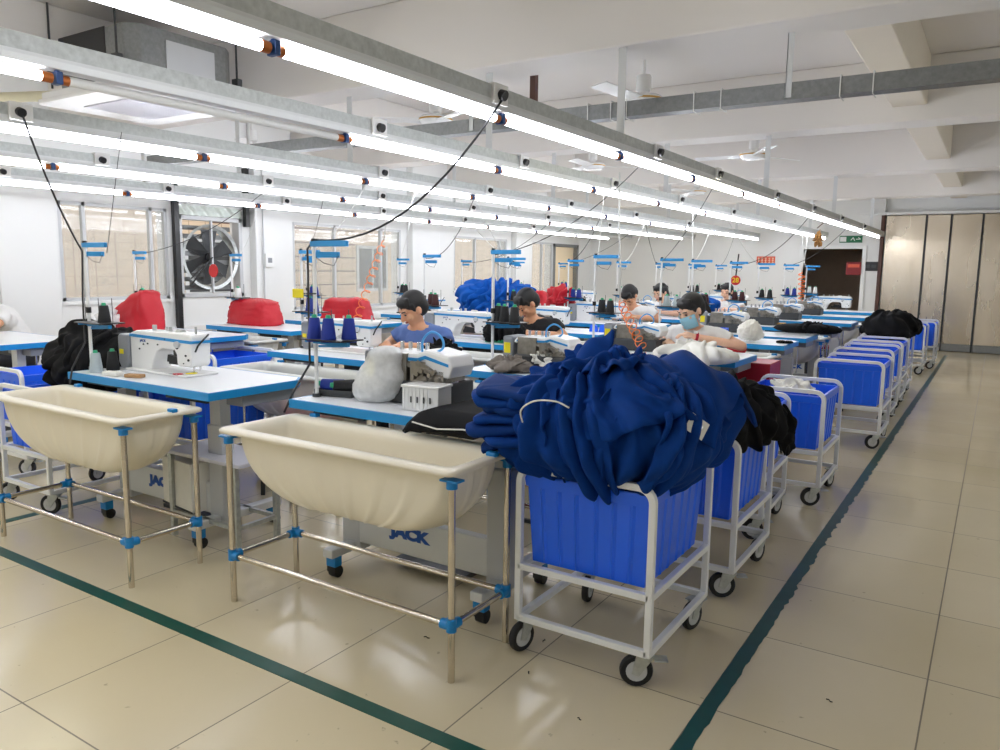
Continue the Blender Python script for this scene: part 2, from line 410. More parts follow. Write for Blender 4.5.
# tall brushed metal folding doors
seams = [-1.86, -1.19, -.80, -.32, .23, .8, 1.35, 1.9, 2.45, 2.98]
for i in range(len(seams) - 1):
    a, b_ = seams[i], seams[i + 1]
    d = struct(B().box(a + .012, b_ - .012, YF + .0, YF + .04, .14, 2.44).build('door_%d' % (3 + i), 'brushed', bev=.006))
    B().box(a + .012, b_ - .012, YF - .004, YF + .045, .01, .14).build('kick_plate', 'galvd', d)
    B().box(b_ - .02, b_ + .008, YF - .012, YF + .03, .01, 2.44).build('seam_strip', 'dgrey', d)
struct(B().box(-1.93, -1.87, YF - .03, YF + .06, 0, 2.46).build('trim_1', 'brown'))
struct(B().box(-2.3, XR, YF - .06, YF + .12, 2.45, 2.5).build('trim_2', 'white'))
# beams
def beam(name, *bx, m='ceil'):
    return struct(B().box(*bx).build(name, m, bev=.01))
n = 3
for a, b_ in ((.7, 1.04), (4.05, 4.38), (7.15, 7.49), (10.55, 10.9), (13.95, 14.3)):
    beam('trim_%d' % n, XL, XR, a, b_, 2.6, ZC); n += 1
for x0, x1 in ((-.85, -.6), (-5.75, -5.5)):
    ys = [YN, .7, 1.04, 4.05, 4.38, 7.15, 7.49, 10.55, 10.9, 13.95, 14.3, YF]
    for i in range(0, 12, 2):
        beam('trim_%d' % n, x0, x1, ys[i], ys[i + 1], 2.72, ZC, m='cream' if x0 > -2 else 'ceil'); n += 1
# pillars against the left wall
for y0, y1 in ((3.5, 4.05), (6.45, 7.05), (9.5, 10.2), (12.6, 13.2)):
    beam('trim_%d' % n, XL, XL + .12, y0, y1, 0, ZC, m='wall'); n += 1
# trunk pipe low along the left wall
struct(B().box(XL, XL + .05, 3, 15, .62, .68).build('trim_%d' % n, 'white')); n += 1
# green floor tape
g = B(); 
ys = 1.75; k = 0; L_ = []; Rr = []
while ys < 15.2:
    L_.append((-.69 + rnd.uniform(-.002, .002), ys)); Rr.append((-.637 + (.004 if ys < 3.2 else .009) * rnd.uniform(-1, 1), ys)); ys += .035
vs = [(x, y, .0015) for x, y in L_] + [(x, y, .0015) for x, y in Rr]; m_ = len(L_)
g.add(vs, [(i, i + 1, m_ + i + 1, m_ + i) for i in range(m_ - 1)])
struct(g.build('trim_%d' % n, 'tile_line2')); n += 1
struct(B().box(-6.5, -.64, 1.655, 1.712, .0002, .002).build('trim_%d' % n, 'tile_line')); n += 1
struct(B().box(-4.42, -4.36, 1.71, 3.6, .0002, .002).build('trim_%d' % n, 'tile_line')); n += 1

# outside: tiled building across the alley
bd = thing('neighbouring_building', 'beige tiled building seen through the left side windows', 'building', (-10.6, 8, 0))
B().box(-.3, 0, -14, 12, -1, 6).build('wall', 'facade', bd)
for i, (yy, zz) in enumerate([(-3.6, 1.1), (-.6, .9), (3.2, .9), (5.2, 1.1)]):
    b = B(); b.box(-.02, .03, yy, yy + .9, zz, zz + .9); wv = b.build('window_frame', 'lgrey', bd)
    B().box(.028, .035, yy + .06, yy + .42, zz + .06, zz + .84).box(.028, .035, yy + .48, yy + .84, zz + .06, zz + .84).build('window_pane', 'dgrey', wv)
b = B()
for k in range(6): b.cyl((.15, 0 + k * .0 - .2, .8 + k * .25), (.15, 3, .8 + k * .25), .012)
b.build('railing', 'brown', bd)

# exhaust fan in the left wall opening
ef = thing('exhaust_fan', 'large square wall exhaust fan with louvres beside the nearest window', 'fan', (XL, 5.88, 1.475))
b = B(); S = .44
b.box(-.1, .03, -S, -S + .05, -.47, .47).box(-.1, .03, S - .05, S, -.47, .47).box(-.1, .03, -S, S, -.47, -.42).box(-.1, .03, -S, S, .42, .47)
b.build('frame', 'lgrey', ef, bev=.004)
b = B(); nn = 32; vs = []
for k in range(nn):
    a = 2 * PI * k / nn
    vs += [(.0, .35 * math.cos(a), .35 * math.sin(a)), (-.09, .33 * math.cos(a), .33 * math.sin(a)), (.012, .39 * math.cos(a), .385 * math.sin(a))]
fs = []
for k in range(nn):
    a = 3 * k; c = 3 * ((k + 1) % nn); fs += [(a, c, c + 1, a + 1), (a, a + 2, c + 2, c)]
b.add(vs, fs).build('shroud_ring', 'galv', ef, smooth=True)
b = B()
for k in range(8): b.bar((-.13, -.38, -.36 + k * .1), (-.13, .38, -.36 + k * .1), .004, .055)
b.build('louvre_slats', 'galvd', ef)
b = B(); b.cyl((-.08, 0, 0), (-.02, 0, 0), .05, n=16); b.build('hub', 'black', ef)
for k in range(6):
    a = 2 * PI * k / 6; b = B(); T = Matrix.Rotation(a, 4, 'X') @ Matrix.Rotation(R(0), 4, 'Z')
    b.add([(-.08, -.03, .04), (-.03, .05, .04), (-.02, .11, .31), (-.09, -.06, .32), (-.084, -.03, .04), (-.034, .05, .04), (-.024, .11, .31), (-.094, -.06, .32)], [(0, 1, 2, 3), (7, 6, 5, 4), (0, 4, 5, 1), (1, 5, 6, 2), (2, 6, 7, 3), (3, 7, 4, 0)], T)
    b.build('blade', 'dgrey', ef)
b = B(); b.bar((.02, -.0, -.43), (.02, -.0, .43), .03, .02); b.build('strut', 'lgrey', ef)
b = B(); b.bar((.03, 0, 0), (.03, -.32, -.34), .014); b.build('brace', 'black', ef)
b = B(); b.bar((.03, .0, 0), (.03, -.3, .3 - .55), .012); b.build('brace', 'black', ef)
b = B(); vs = []; fs = []
for i in range(25):
    for j in range(5): vs.append((.02 + .012 * math.sin(i * 1.3 + j), -.44 + i * .0366, .475 + j * .028 + .006 * math.sin(i * 2.1)))
for i in range(24):
    for j in range(4): a = i * 5 + j; fs.append((a, a + 5, a + 6, a + 1))
b.add(vs, fs).build('top_film', 'lace', ef, smooth='all')
# dark vertical pipes beside the fan
for yy, lab in ((5.38, 'black downpipe between nearest window and exhaust fan'), (6.36, 'black short pipe on the far side of the exhaust fan')):
    z0 = .55 if yy < 6 else 1.85
    b = B(); b.box(-.03, .03, -.03, .03, z0, 2.55); o = b.build('wall_pipe', 'black', loc=(XL + .07, yy, 0)); tag(o, lab, 'pipe')
    b = B(); b.box(-.055, -.025, -.045, .045, 2.1, 2.14); b.build('bracket', 'dgrey', o)

# small wall fittings
def sign(name, label, cat, loc, w_, h_, m, axis='y', d=.015):
    t = thing(name, label, cat, loc)
    if axis == 'y': B().box(-w_ / 2, w_ / 2, -d, 0, -h_ / 2, h_ / 2).build('board', m, t, bev=.003)
    else: B().box(0, d, -w_ / 2, w_ / 2, -h_ / 2, h_ / 2).build('board', m, t, bev=.003)
    return t
t = sign('notice', 'orange red notice strip with pale characters high on far wall', 'sign', (-3.98, YF, 1.615), .36, .16, 'signor')
for k in range(5):
    b = B(); x = -.14 + k * .07
    b.bar((x - .02, -.017, .045), (x + .02, -.017, .045), .008).bar((x, -.017, .055), (x, -.017, -.05), .008).bar((x - .022, -.017, 0), (x + .022, -.017, .005), .007).bar((x - .02, -.017, -.045), (x + .022, -.017, -.04), .008)
    b.build('character', 'card', t)
t = sign('exit_sign', 'green and white emergency exit sign above the dark doorway', 'sign', (-2.43, YF, 2.02), .4, .13, 'grn')
B().box(-.19, -.08, -.018, -.014, -.045, .045).build('white_panel', 'white', t)
b = B(); b.bar((.0, -.018, -.02), (.04, -.018, .03), .012).bar((.04, -.018, .03), (.07, -.018, -.03), .012).bar((.09, -.018, 0), (.17, -.018, 0), .012).bar((.13, -.018, .03), (.17, -.018, 0), .012)
b.build('symbol', 'white', t)
t = sign('wall_panel', 'small black control panel on far wall beside the doorway', 'panel', (-2.04, YF, 1.515), .24, .17, 'black')
b = B(); b.box(-.09, -.03, -.018, -.014, -.03, .03).box(.0, .08, -.018, -.014, -.03, .03); b.build('display', 'dgrey', t)
t = sign('red_sign_board', 'dark red square board hanging inside the dark doorway', 'sign', (-2.34, YF - .04, 1.47), .26, .24, 'signdark')
B().box(-.1, .1, -.018, -.014, .02, .08).build('label_strip', 'signor', t)
t = sign('switch_box', 'white switch box on pillar beside the exhaust fan', 'switch', (XL + .12, 6.62, 1.45), .13, .17, 'white', 'x', .05)
B().box(.05, .055, -.03, .03, -.03, .03).build('switch', 'grey', t)
b = B(); b.cyl((XL + .14, 6.55, .7), (XL + .14, 6.55, 2.6), .008); tag(b.build('conduit_pipe', 'lgrey'), 'thin grey conduit running up the pillar beside exhaust fan', 'pipe')

# ---------------------------------------------------------------- overhead trunking rows and tubes
rows = [('A', -1.85, 2.0, 1.62, 1.23, 'row nearest the aisle'), ('B', -2.8, 2.0, 1.49, 1.40, 'second row from the aisle'),
        ('Cc', -4.05, 2.0, 1.59, 1.40, 'third row from the aisle'), ('D', -5.35, 2.0, 1.43, 1.35, 'fourth row from the aisle'), ('E', -6.75, 2.0, 1.2, 1.48, 'row closest to windows')]
def tube_lamp(lit):
    t = thing('tube_lamp', '', 'lamp')
    o = B().cyl((0, .03, 0), (0, 1.17, 0), .0165, n=14).build('tube', 'tube_on' if lit == 1 else ('tube_warm' if lit == 2 else 'tube_off'), t, smooth=True)
    for y0, y1 in ((0, .032), (1.168, 1.2)): B().cyl((0, y0, 0), (0, y1, 0), .0175, n=14).build('end_cap', 'copper', t, smooth=True)
    b = B(); b.box(-.02, .02, -.010, .010, -.019, .024).box(-.007, .007, -.006, .006, .022, .045)
    b.build('clip', 'dblue', t, bev=.003)
    return t
TL = {1: tube_lamp(1), 2: tube_lamp(2), 0: tube_lamp(0)}
used = set()
for ri, (nm, X, Z, y0, pitch, rl) in enumerate(rows):
    t = thing('lighting_trunking', 'galvanised overhead trunking carrying tube lamps, ' + rl, 'trunking', (X, 0, 0), group='overhead lighting trunking')
    ye = 15.6; ys = -1.2
    zt = Z + .078
    b = B()   # channel: hollow profile open at top
    P_ = [(-.035, 0), (.035, 0), (.035, .055), (.028, .055), (.028, .006), (-.028, .006), (-.028, .055), (-.035, .055)]
    b.prism([(x, z + zt) for x, z in P_], ys, ye)
    b.build('channel', 'galv', t)
    b = B(); b.prism([(-.03, zt - .035), (.03, zt - .035), (.035, zt - .012), (.035, zt), (-.035, zt), (-.035, zt - .012)], ys, ye); b.build('batten', 'alu', t)
    k = 0; yy = y0 - 2 * pitch
    while yy + 1.2 < ye:
        lit = 1
        if nm == 'B' and abs(yy - y0) < .01: lit = 0
        elif nm == 'A' and k in (5,): lit = 2
        elif nm == 'D' and k < 3: lit = 2
        if yy > -1.3:
            key = lit
            if key in used: o = dup(TL[key], (X, yy, Z + .015))
            else: o = TL[key]; o.location = (X, yy, Z + .015); used.add(key)
            o.scale = (1, (pitch - .02) / 1.2, 1)
            o['label'] = ('unlit white' if lit == 0 else ('slightly yellowish lit' if lit == 2 else 'bright white lit')) + ' tube lamp, number %s along the %s' % (['one', 'two', 'three', 'four', 'five', 'six', 'seven', 'eight', 'nine', 'ten', 'eleven', 'twelve', 'thirteen'][k], rl)
            o['group'] = 'tube lamps under the overhead trunking'
            k += 1
        yy += pitch
    # hangers to the ceiling
    for hy in ((4.1, 7.3, 10.7, 14.1) if nm == 'A' else (.85, 4.15 + .05 * ri, 7.3, 10.7, 14.1)):
        top = 2.6 if any(a <= hy <= b2 for a, b2 in ((.7, 1.04), (4.05, 4.38), (7.15, 7.49), (10.55, 10.9), (13.95, 14.3))) else ZC
        b = B(); b.prism([(-.024, -.02), (.022, -.02), (.022, -.016), (-.02, -.016), (-.02, .02), (-.024, .02)], zt + .04, top, 'z')
        b.build('hanger_strap', 'alu' , t, loc=(0, hy, 0))
    for q, oy in enumerate((2.78, 4.55, 5.75, 7.5, 9.2, 11, 13) if nm == 'A' else (1.95 if nm == 'Cc' else 3.1, 4.55, 6.0, 7.6, 9.4, 11.4)):
        b = B(); b.box(-.02, .05, -.055, .055, zt - .02, zt + .065); o = b.build('socket_box', 'enamel', t, bev=.006, loc=(.0, oy, 0))
        B().cyl((.05, -.01, zt + .02), (.075, -.01, zt + .012), .022).build('plug', 'black', o)
t = thing('ceiling_post', 'short brown steel post hanging from the ceiling near first fan', 'post', (-2.93, 4.95, 0))
B().box(-.022, .022, -.022, .022, 2.5, ZC).build('post', 'brown', t)
B().box(-.05, .05, -.05, .05, ZC - .01, ZC).build('plate', 'brown', t)

# cross tray under the first beam
t = thing('cable_tray', 'dull galvanised cable tray crossing the room under the beam', 'cable tray', (0, 4.32, 0))
b = B(); b.prism([(-.05, 2.27), (.05, 2.27), (.05, 2.35), (.045, 2.35), (.045, 2.275), (-.045, 2.275), (-.045, 2.35), (-.05, 2.35)], XR, -6.6, 'x'); b.build('channel', 'galvd', t)
B().box(-6.6, XR, -.048, .048, 2.35, 2.356).build('lid', 'galvd', t)
for x in (-1.0, -3.0, -5.2, 1.2):
    b = B(); b.box(x - .016, x + .016, -.056, -.052, 2.28, 2.6)
    b.box(x - .016, x - .012, -.056, -.03, 2.28, 2.6).build('hanger_strap', 'alu', t)
b = B()
for x in (-.6, -.75, -1.35, -1.5, -1.9, -2.0, -2.15, -2.45):
    z0 = 2.265; b.tube([(x, -.055, z0 - .004), (x, -.057, z0 + .1), (x, .055, z0 + .1), (x, .055, z0 - .006), (x, -.055, z0 - .006)], .003, 6)
b.build('cable_ties', 'enamel', t)

# ceiling fans
def fan(loc, rot, label):
    t = thing('ceiling_fan', label, 'fan', loc, rot, 'white ceiling fans')
    b = B(); b.lathe([(.0, .17), (.045, .17), (.05, .16), (.05, .07), (.035, .06), (.03, .04), (.11, .035), (.135, .02), (.135, 0), (.11, -.035), (.03, -.045), (0, -.045)][::-1], n=24); b.build('motor', 'enamel', t, smooth=True)
    B().cyl((0, 0, .17), (0, 0, ZC - loc[2]), .01).build('rod', 'enamel', t)
    B().lathe([(.137, .0), (.139, .006), (.137, .012)], n=24).build('trim_ring', 'gold', t, smooth=True)
    for k in range(3):
        a = 2 * PI * k / 3; T = Matrix.Rotation(a, 4, 'Z') @ Matrix.Translation((0, 0, .0)) @ Matrix.Rotation(R(9), 4, 'X')
        b = B(); b.box(.1, .6, -.055, .06, -.004, .002, T).box(.05, .16, -.02, .02, -.006, .004, T); b.build('blade', 'enamel', t, bev=.002)
fan((-2.15, 5.1, 2.53), R(25), 'white ceiling fan nearest the camera, above the cable tray')
fan((-2.2, 8.1, 2.55), R(60), 'white ceiling fan right of the aisle-side trunking, farther back')
fan((-3.9, 5.05, 2.55), R(95), 'white ceiling fan seen between the first two lamp rows')
fan((-4.0, 8.1, 2.55), R(35), 'white ceiling fan behind the first hanging straps, second bay')
fan((-3.9, 11.4, 2.55), R(10), 'small far ceiling fan just above the second lamp row')
fan((-6.4, 5.3, 2.55), R(70), 'ceiling fan at the left, above the window-side lamps')

# cassette air conditioner
t = thing('air_conditioner', 'grey cassette air conditioner hanging at upper left', 'air conditioner', (-5.06, 3.3, 0))
b = B(); b.prism([(-.46, -.26), (-.34, -.40), (.40, -.40), (.47, -.33), (.47, .30), (.40, .38), (-.34, .38), (-.46, .26)], 2.52, 2.86, 'z'); bd_ = b.build('body', 'galvd', t, bev=.006)
B().box(.46, .476, -.16, .2, 2.60, 2.80).build('access_panel', 'lgrey', bd_)
b = B(); b.prism([(-.463, -.262), (-.342, -.404), (.2, -.404), (.2, -.398), (-.338, -.397), (-.458, -.256)], 2.66, 2.863, 'z'); b.build('insulation', 'black', bd_)
b = B(); b.prism([(-.5, -.46), (-.46, -.5), (.46, -.5), (.5, -.46), (.5, .34), (.46, .38), (-.46, .38), (-.5, .34)], 2.44, 2.47, 'z'); b.prism([(-.47, -.47), (.47, -.47), (.47, .35), (-.47, .35)], 2.47, 2.52, 'z')
pn = b.build('grille_panel', 'enamel', t, bev=.008)
B().box(-.26, .26, -.3, .2, 2.434, 2.441).build('intake_grille', 'linol', pn)
for dx, dy in ((-.42, -.42), (.40, -.45), (.50, .36), (-.45, .36)):
    b = B(); b.cyl((dx, dy, 2.55), (dx, dy, ZC), .007).box(dx - .03, dx + .03, dy - .02, dy + .02, 2.6, 2.66); b.build('hanging_rod', 'dgrey', t)
b = B(); b.tube([(-7.8, 2.2, 2.75), (-6.8, 2.35, 2.62), (-6.0, 2.75, 2.52), (-5.5, 3.0, 2.53)], .035, 10); tag(b.build('drain_pipe', 'duct', smooth=True), 'yellowed insulated pipe leading to the air conditioner', 'pipe')
# ---------------------------------------------------------------- tub trolleys
def rring(a, b_, z, n=64, e=4.0):
    out = []
    for i in range(n):
        t = 2 * PI * i / n; c, s = math.cos(t), math.sin(t)
        out.append((a * math.copysign(abs(c) ** (2 / e), c), b_ * math.copysign(abs(s) ** (2 / e), s), z))
    return out
def rrect(a, b_, z, r, m=44):
    out = []; r = min(r, b_ * .98, a * .98); c = 6
    def side(p, q, k): return [(p[0] + (q[0] - p[0]) * i / k, p[1] + (q[1] - p[1]) * i / k, z) for i in range(k)]
    def arc(cx, cy, a0): return [(cx + r * math.cos(a0 + PI / 2 * i / c), cy + r * math.sin(a0 + PI / 2 * i / c), z) for i in range(c)]
    out += side((-a + r, -b_), (a - r, -b_), m) + arc(a - r, -b_ + r, -PI / 2) + side((a, -b_ + r), (a, b_ - r), 14) + arc(a - r, b_ - r, 0)
    out += side((a - r, b_), (-a + r, b_), m) + arc(-a + r, b_ - r, PI / 2) + side((-a, b_ - r), (-a, -b_ + r), 14) + arc(-a + r, -b_ + r, PI)
    return out
def tub_mesh():
    H = .275; rings = []
    def sh(t):
        q = max(0, 1 - t ** 2.3) ** .55; return .540 * (.50 + .50 * q), .150 * (.50 + .50 * q), .04 + .06 * t
    K = 18
    for k in range(K + 1):
        t = math.sin(PI / 2 * k / K); a, b_, r = sh(t); ring = rrect(a, b_, .715 - H * t, r)
        if 0 < k < K:
            for i in range(len(ring)):
                if (i < 44 and i % 7 == 4) or (64 + 6 <= i < 64 + 6 + 44 and (i - 70) % 7 == 4): x, y, z = ring[i]; ring[i] = (x, y + math.copysign(.0085, y), z)
                elif (50 <= i < 64 and i % 6 == 1): x, y, z = ring[i]; ring[i] = (x + .0085, y, z)
        rings.append(ring)
    n = len(rings[0])
    top = [rrect(.578, .198, .716, .03), rrect(.588, .208, .721, .03), rrect(.588, .208, .732, .03), rrect(.580, .200, .738, .028), rrect(.548, .158, .738, .04), rrect(.536, .146, .730, .04)]
    inner = []
    for k in range(K + 1):
        t = math.sin(PI / 2 * k / K); a, b_, r = sh(t); inner.append(rrect(a - .012, b_ - .012, .715 - (H - .01) * t, r))
    allr = rings[::-1] + top + inner
    b = B(); vs = [p for r in allr for p in r]; fs = []
    for i in range(len(allr) - 1):
        for k in range(n):
            a = i * n + k; c = i * n + (k + 1) % n; fs.append((a, c, c + n, a + n))
    fs += [tuple(range(n)), tuple(range(len(vs) - n, len(vs)))]
    return b.add(vs, fs)
def make_tub(tm='tub'):
    t = thing('tub_trolley', '', 'tub')
    tub_mesh().build('tub', tm, t, smooth='all')
    hx, hy = .56, .17
    for sx in (-1, 1):
        for sy in (-1, 1):
            p = B().cyl((sx * hx, sy * hy, 0), (sx * hx, sy * hy, .70), .0125, n=14).build('post', 'steel', t, smooth=True)
            b = B(); x, y = sx * hx, sy * hy
            b.cyl((x, y, .18), (x, y, .225), .018).cyl((x, y, .2), (x - sx * .04, y, .2), .018).cyl((x, y, .2), (x, y - sy * .04, .2), .018)
            b.build('pipe_joint', 'clip', p, smooth=True)
            b = B(); b.cyl((x, y, .672), (x, y, .70), .019).box(x - .035, x + .035, y - .022, y + .022, .697, .704)
            b.build('top_joint', 'clip', p, smooth=True)
    for sy in (-1, 1): B().cyl((-hx, sy * hy, .2), (hx, sy * hy, .2), .0115, n=12).build('rail', 'steel', t, smooth=True)
    for sx in (-1, 1): B().cyl((sx * hx, -hy, .2), (sx * hx, hy, .2), .0115, n=12).build('rail', 'steel', t, smooth=True)
    for x, y in ((.565, .06), (-.45, .195)): B().box(x - .02, x + .02, y - .014, y + .014, .734, .752).build('rim_clip', 'clip', t, bev=.004)
    return t

# ---------------------------------------------------------------- crate trolleys
CW, CD, CT = .50, .58, .69
def rounded_hoop(x0, x1, y, z0, z1, r=.05):
    pts = [(x0, y, z0), (x0, y, z1 - r)]
    for k in range(1, 6): a = PI / 2 * k / 6; pts.append((x0 + r - r * math.cos(a), y, z1 - r + r * math.sin(a)))
    pts += [(x0 + r, y, z1), (x1 - r, y, z1)]
    for k in range(1, 6): a = PI / 2 * k / 6; pts.append((x1 - r + r * math.sin(a), y, z1 - r + r * math.cos(a)))
    pts += [(x1, y, z1 - r), (x1, y, z0)]
    return pts
def sqtube(pts, w_, parent, name='hoop'):
    # square-section pipe swept in the XZ plane
    b = B(); vs = []; fs = []; P3 = [Vector(p) for p in pts]
    for i, p in enumerate(P3):
        t = (P3[min(i + 1, len(P3) - 1)] - P3[max(i - 1, 0)]).normalized(); u = Vector((0, 1, 0)); v = t.cross(u)
        vs += [p + u * a * w_ / 2 + v * c * w_ / 2 for a, c in ((-1, -1), (1, -1), (1, 1), (-1, 1))]
    for i in range(len(P3) - 1):
        for k in range(4): a = i * 4 + k; c = i * 4 + (k + 1) % 4; fs.append((a, c, c + 4, a + 4))
    fs += [(0, 1, 2, 3), (len(vs) - 1, len(vs) - 2, len(vs) - 3, len(vs) - 4)]
    return b.add(vs, fs).build(name, 'white', parent, bev=.003)
def make_cart():
    t = thing('crate_trolley', '', 'trolley'); w_ = .024
    for y in (0, CD): sqtube(rounded_hoop(0, CW, y, .12, CT), w_, t)
    for z in (.13, .325):
        b = B()
        for y in (0, CD): b.bar((0, y, z), (CW, y, z), w_, w_)
        for x in (0, CW): b.bar((x, 0, z), (x, CD, z), w_, w_)
        b.build('lower_frame' if z < .2 else 'crate_shelf_frame', 'white', t, bev=.003)
    for x, br in ((0, 0), (CW, 1)):
        for y in (0, CD):
            yy = y + (.03 if y == 0 else -.03); xx = x + (.02 if x == 0 else -.02); sw = .022
            ang = R(120 if x and not y else 165 if (x == 0) == (y == 0) else 190); T = Matrix.Translation((xx, yy, 0)) @ Matrix.Rotation(ang, 4, 'Z')
            b = B()
            b.box(-.03, .03, -.03, .03, .112, .118, T)
            b.add([(-.018, -.03, .112), (-.018, .03, .112), (-.018, .045, .05), (-.018, .02, .04), (-.013, -.03, .112), (-.013, .03, .112), (-.013, .045, .05), (-.013, .02, .04)], [(0, 1, 2, 3), (7, 6, 5, 4), (0, 4, 5, 1), (1, 5, 6, 2), (2, 6, 7, 3), (3, 7, 4, 0)], T)
            b.add([(.018, -.03, .112), (.018, .03, .112), (.018, .045, .05), (.018, .02, .04), (.013, -.03, .112), (.013, .03, .112), (.013, .045, .05), (.013, .02, .04)], [(0, 1, 2, 3), (7, 6, 5, 4), (0, 4, 5, 1), (1, 5, 6, 2), (2, 6, 7, 3), (3, 7, 4, 0)], T)
            if x == CW and y == 0 or x == 0 and y == CD: b.box(-.02, .02, -.075, -.03, .095, .1, T)
            ca = b.build('caster_fork', 'galv', t)
            prof = [(.0, -.009), (.034, -.009), (.038, -.013), (.052, -.013), (.056, -.007), (.056, .007), (.052, .013), (.038, .013), (.034, .009), (0, .009)]
            TT = T @ Matrix.Translation((0, .027, .056)) @ Matrix.Rotation(PI / 2, 4, 'Y')
            wh = B().lathe(prof, n=24, T=TT).build('wheel', 'rubber', ca, smooth=True)
            B().lathe([(0, -.0135), (.035, -.0135), (.037, -.0095), (.037, .0095), (.035, .0135), (0, .0135)], n=20, T=TT).build('wheel_hub', 'lgrey', ca, smooth=True)
    return t
def make_crate():
    # open box, tapered, ribbed; origin at the base's corner; fits inside the hoops
    W, D, H, t = .465, .54, .325, .006
    def ring(z, ins, rib=0):
        pts = []; nx = 48; tp = .018 * (1 - z / H) + ins
        x0, x1, y0, y1 = tp, W - tp, tp, D - tp
        rb = lambda u, L_: (rib if (min(abs(u - f) for f in (.12, .27, .42, .58, .73, .88)) < .010) else 0)
        for i in range(nx): u = i / nx; pts.append((x0 + (x1 - x0) * u, y0 - rb(u, 1), z))
        for i in range(nx): u = i / nx; pts.append((x1 + rb(u, 1), y0 + (y1 - y0) * u, z))
        for i in range(nx): u = i / nx; pts.append((x1 - (x1 - x0) * u, y1 + rb(u, 1), z))
        for i in range(nx): u = i / nx; pts.append((x0 - rb(u, 1), y1 - (y1 - y0) * u, z))
        return pts
    rs = [ring(0, 0), ring(.004, 0, .006), ring(H * .86, 0, .006), ring(H * .865, -.006), ring(H * .985, -.008), ring(H, -.006), ring(H, t), ring(.012, t)]
    n = len(rs[0]); b = B(); vs = [p for r in rs for p in r]; fs = []
    for i in range(len(rs) - 1):
        for k in range(n): a = i * n + k; c = i * n + (k + 1) % n; fs.append((a, c, c + n, a + n))
    fs += [tuple(range(n)), tuple(range(len(vs) - n, len(vs)))]
    b.add(vs, fs)
    t = tag(b.build('plastic_crate', 'crate'), '', 'crate')
    return t
CART = make_cart(); CRATE = make_crate(); first = [1]
def cart(x1, y0, lab_c, lab_k, rz=0, crate=True):
    """x1 = right edge, y0 = front edge"""
    loc = Vector((x1 - CW, y0, 0))
    if first[0]: c = CART; c.location = loc; c.rotation_euler = (0, 0, rz); c['label'] = lab_c
    else: c = dup(CART, loc, rz, lab_c)
    c['group'] = 'white crate trolleys'
    off = Matrix.Rotation(rz, 3, 'Z') @ Vector((.0175, .02, .338))
    if crate:
        if first[0]: k = CRATE; k.location = loc + off; k.rotation_euler = (0, 0, rz); k['label'] = lab_k
        else: k = dup(CRATE, loc + off, rz, lab_k)
        k['group'] = 'blue plastic crates on trolleys'
    first[0] = 0
cart(-.87, 2.27, 'white steel crate trolley at the front under the navy garment heap', 'blue ribbed crate overflowing with navy garments, nearest the camera')
cart(-.845, 3.14, 'white crate trolley second in the aisle line, under black garments', 'blue ribbed crate holding black garments, second in the aisle line')
cart(-.93, 3.93, 'white crate trolley third in the aisle line, set slightly left', 'empty blue crate third in the aisle line, right behind black garments', R(2))
cart(-.80, 4.74, 'white crate trolley fourth in the aisle line with white cloth', 'blue crate with a white cloth inside, fourth in the aisle line')
cart(-.70, 6.62, 'white crate trolley fifth in the aisle line, after the gap', 'empty blue crate fifth in the aisle line, first after the gap')
cart(-.75, 7.75, 'white crate trolley sixth in the aisle line', 'empty blue crate sixth in the aisle line, second after the gap')
cart(-.77, 8.75, 'white crate trolley seventh in the aisle line', 'empty blue crate seventh in the aisle line, third after the gap')
cart(-.80, 9.75, 'white crate trolley eighth in aisle line, below the far black heap', 'blue crate under the far heap of black garments')
cart(-.80, 12.0, 'second-farthest white crate trolley in the aisle line', 'blue crate second from the far end of aisle line')
cart(-.72, 12.85, 'farthest white crate trolley, by the metal doors', 'farthest blue crate in the aisle line, by the metal doors')
cart(-5.2, 2.42, 'white crate trolley at the left edge near the white-shirted worker', 'blue crate at the left edge beside the white-shirted worker')
cart(-4.28, 2.1, 'white crate trolley behind the left tub, under black garments', 'blue crate behind the left tub, covered by black garments')
cart(-5.0, 3.72, 'white crate trolley behind the front left sewing machine', 'blue crate seen behind the needle end of the front left machine')
cart(-3.93, 2.76, 'white crate trolley pushed beneath the front left sewing table', 'blue crate low beneath the front left sewing table')

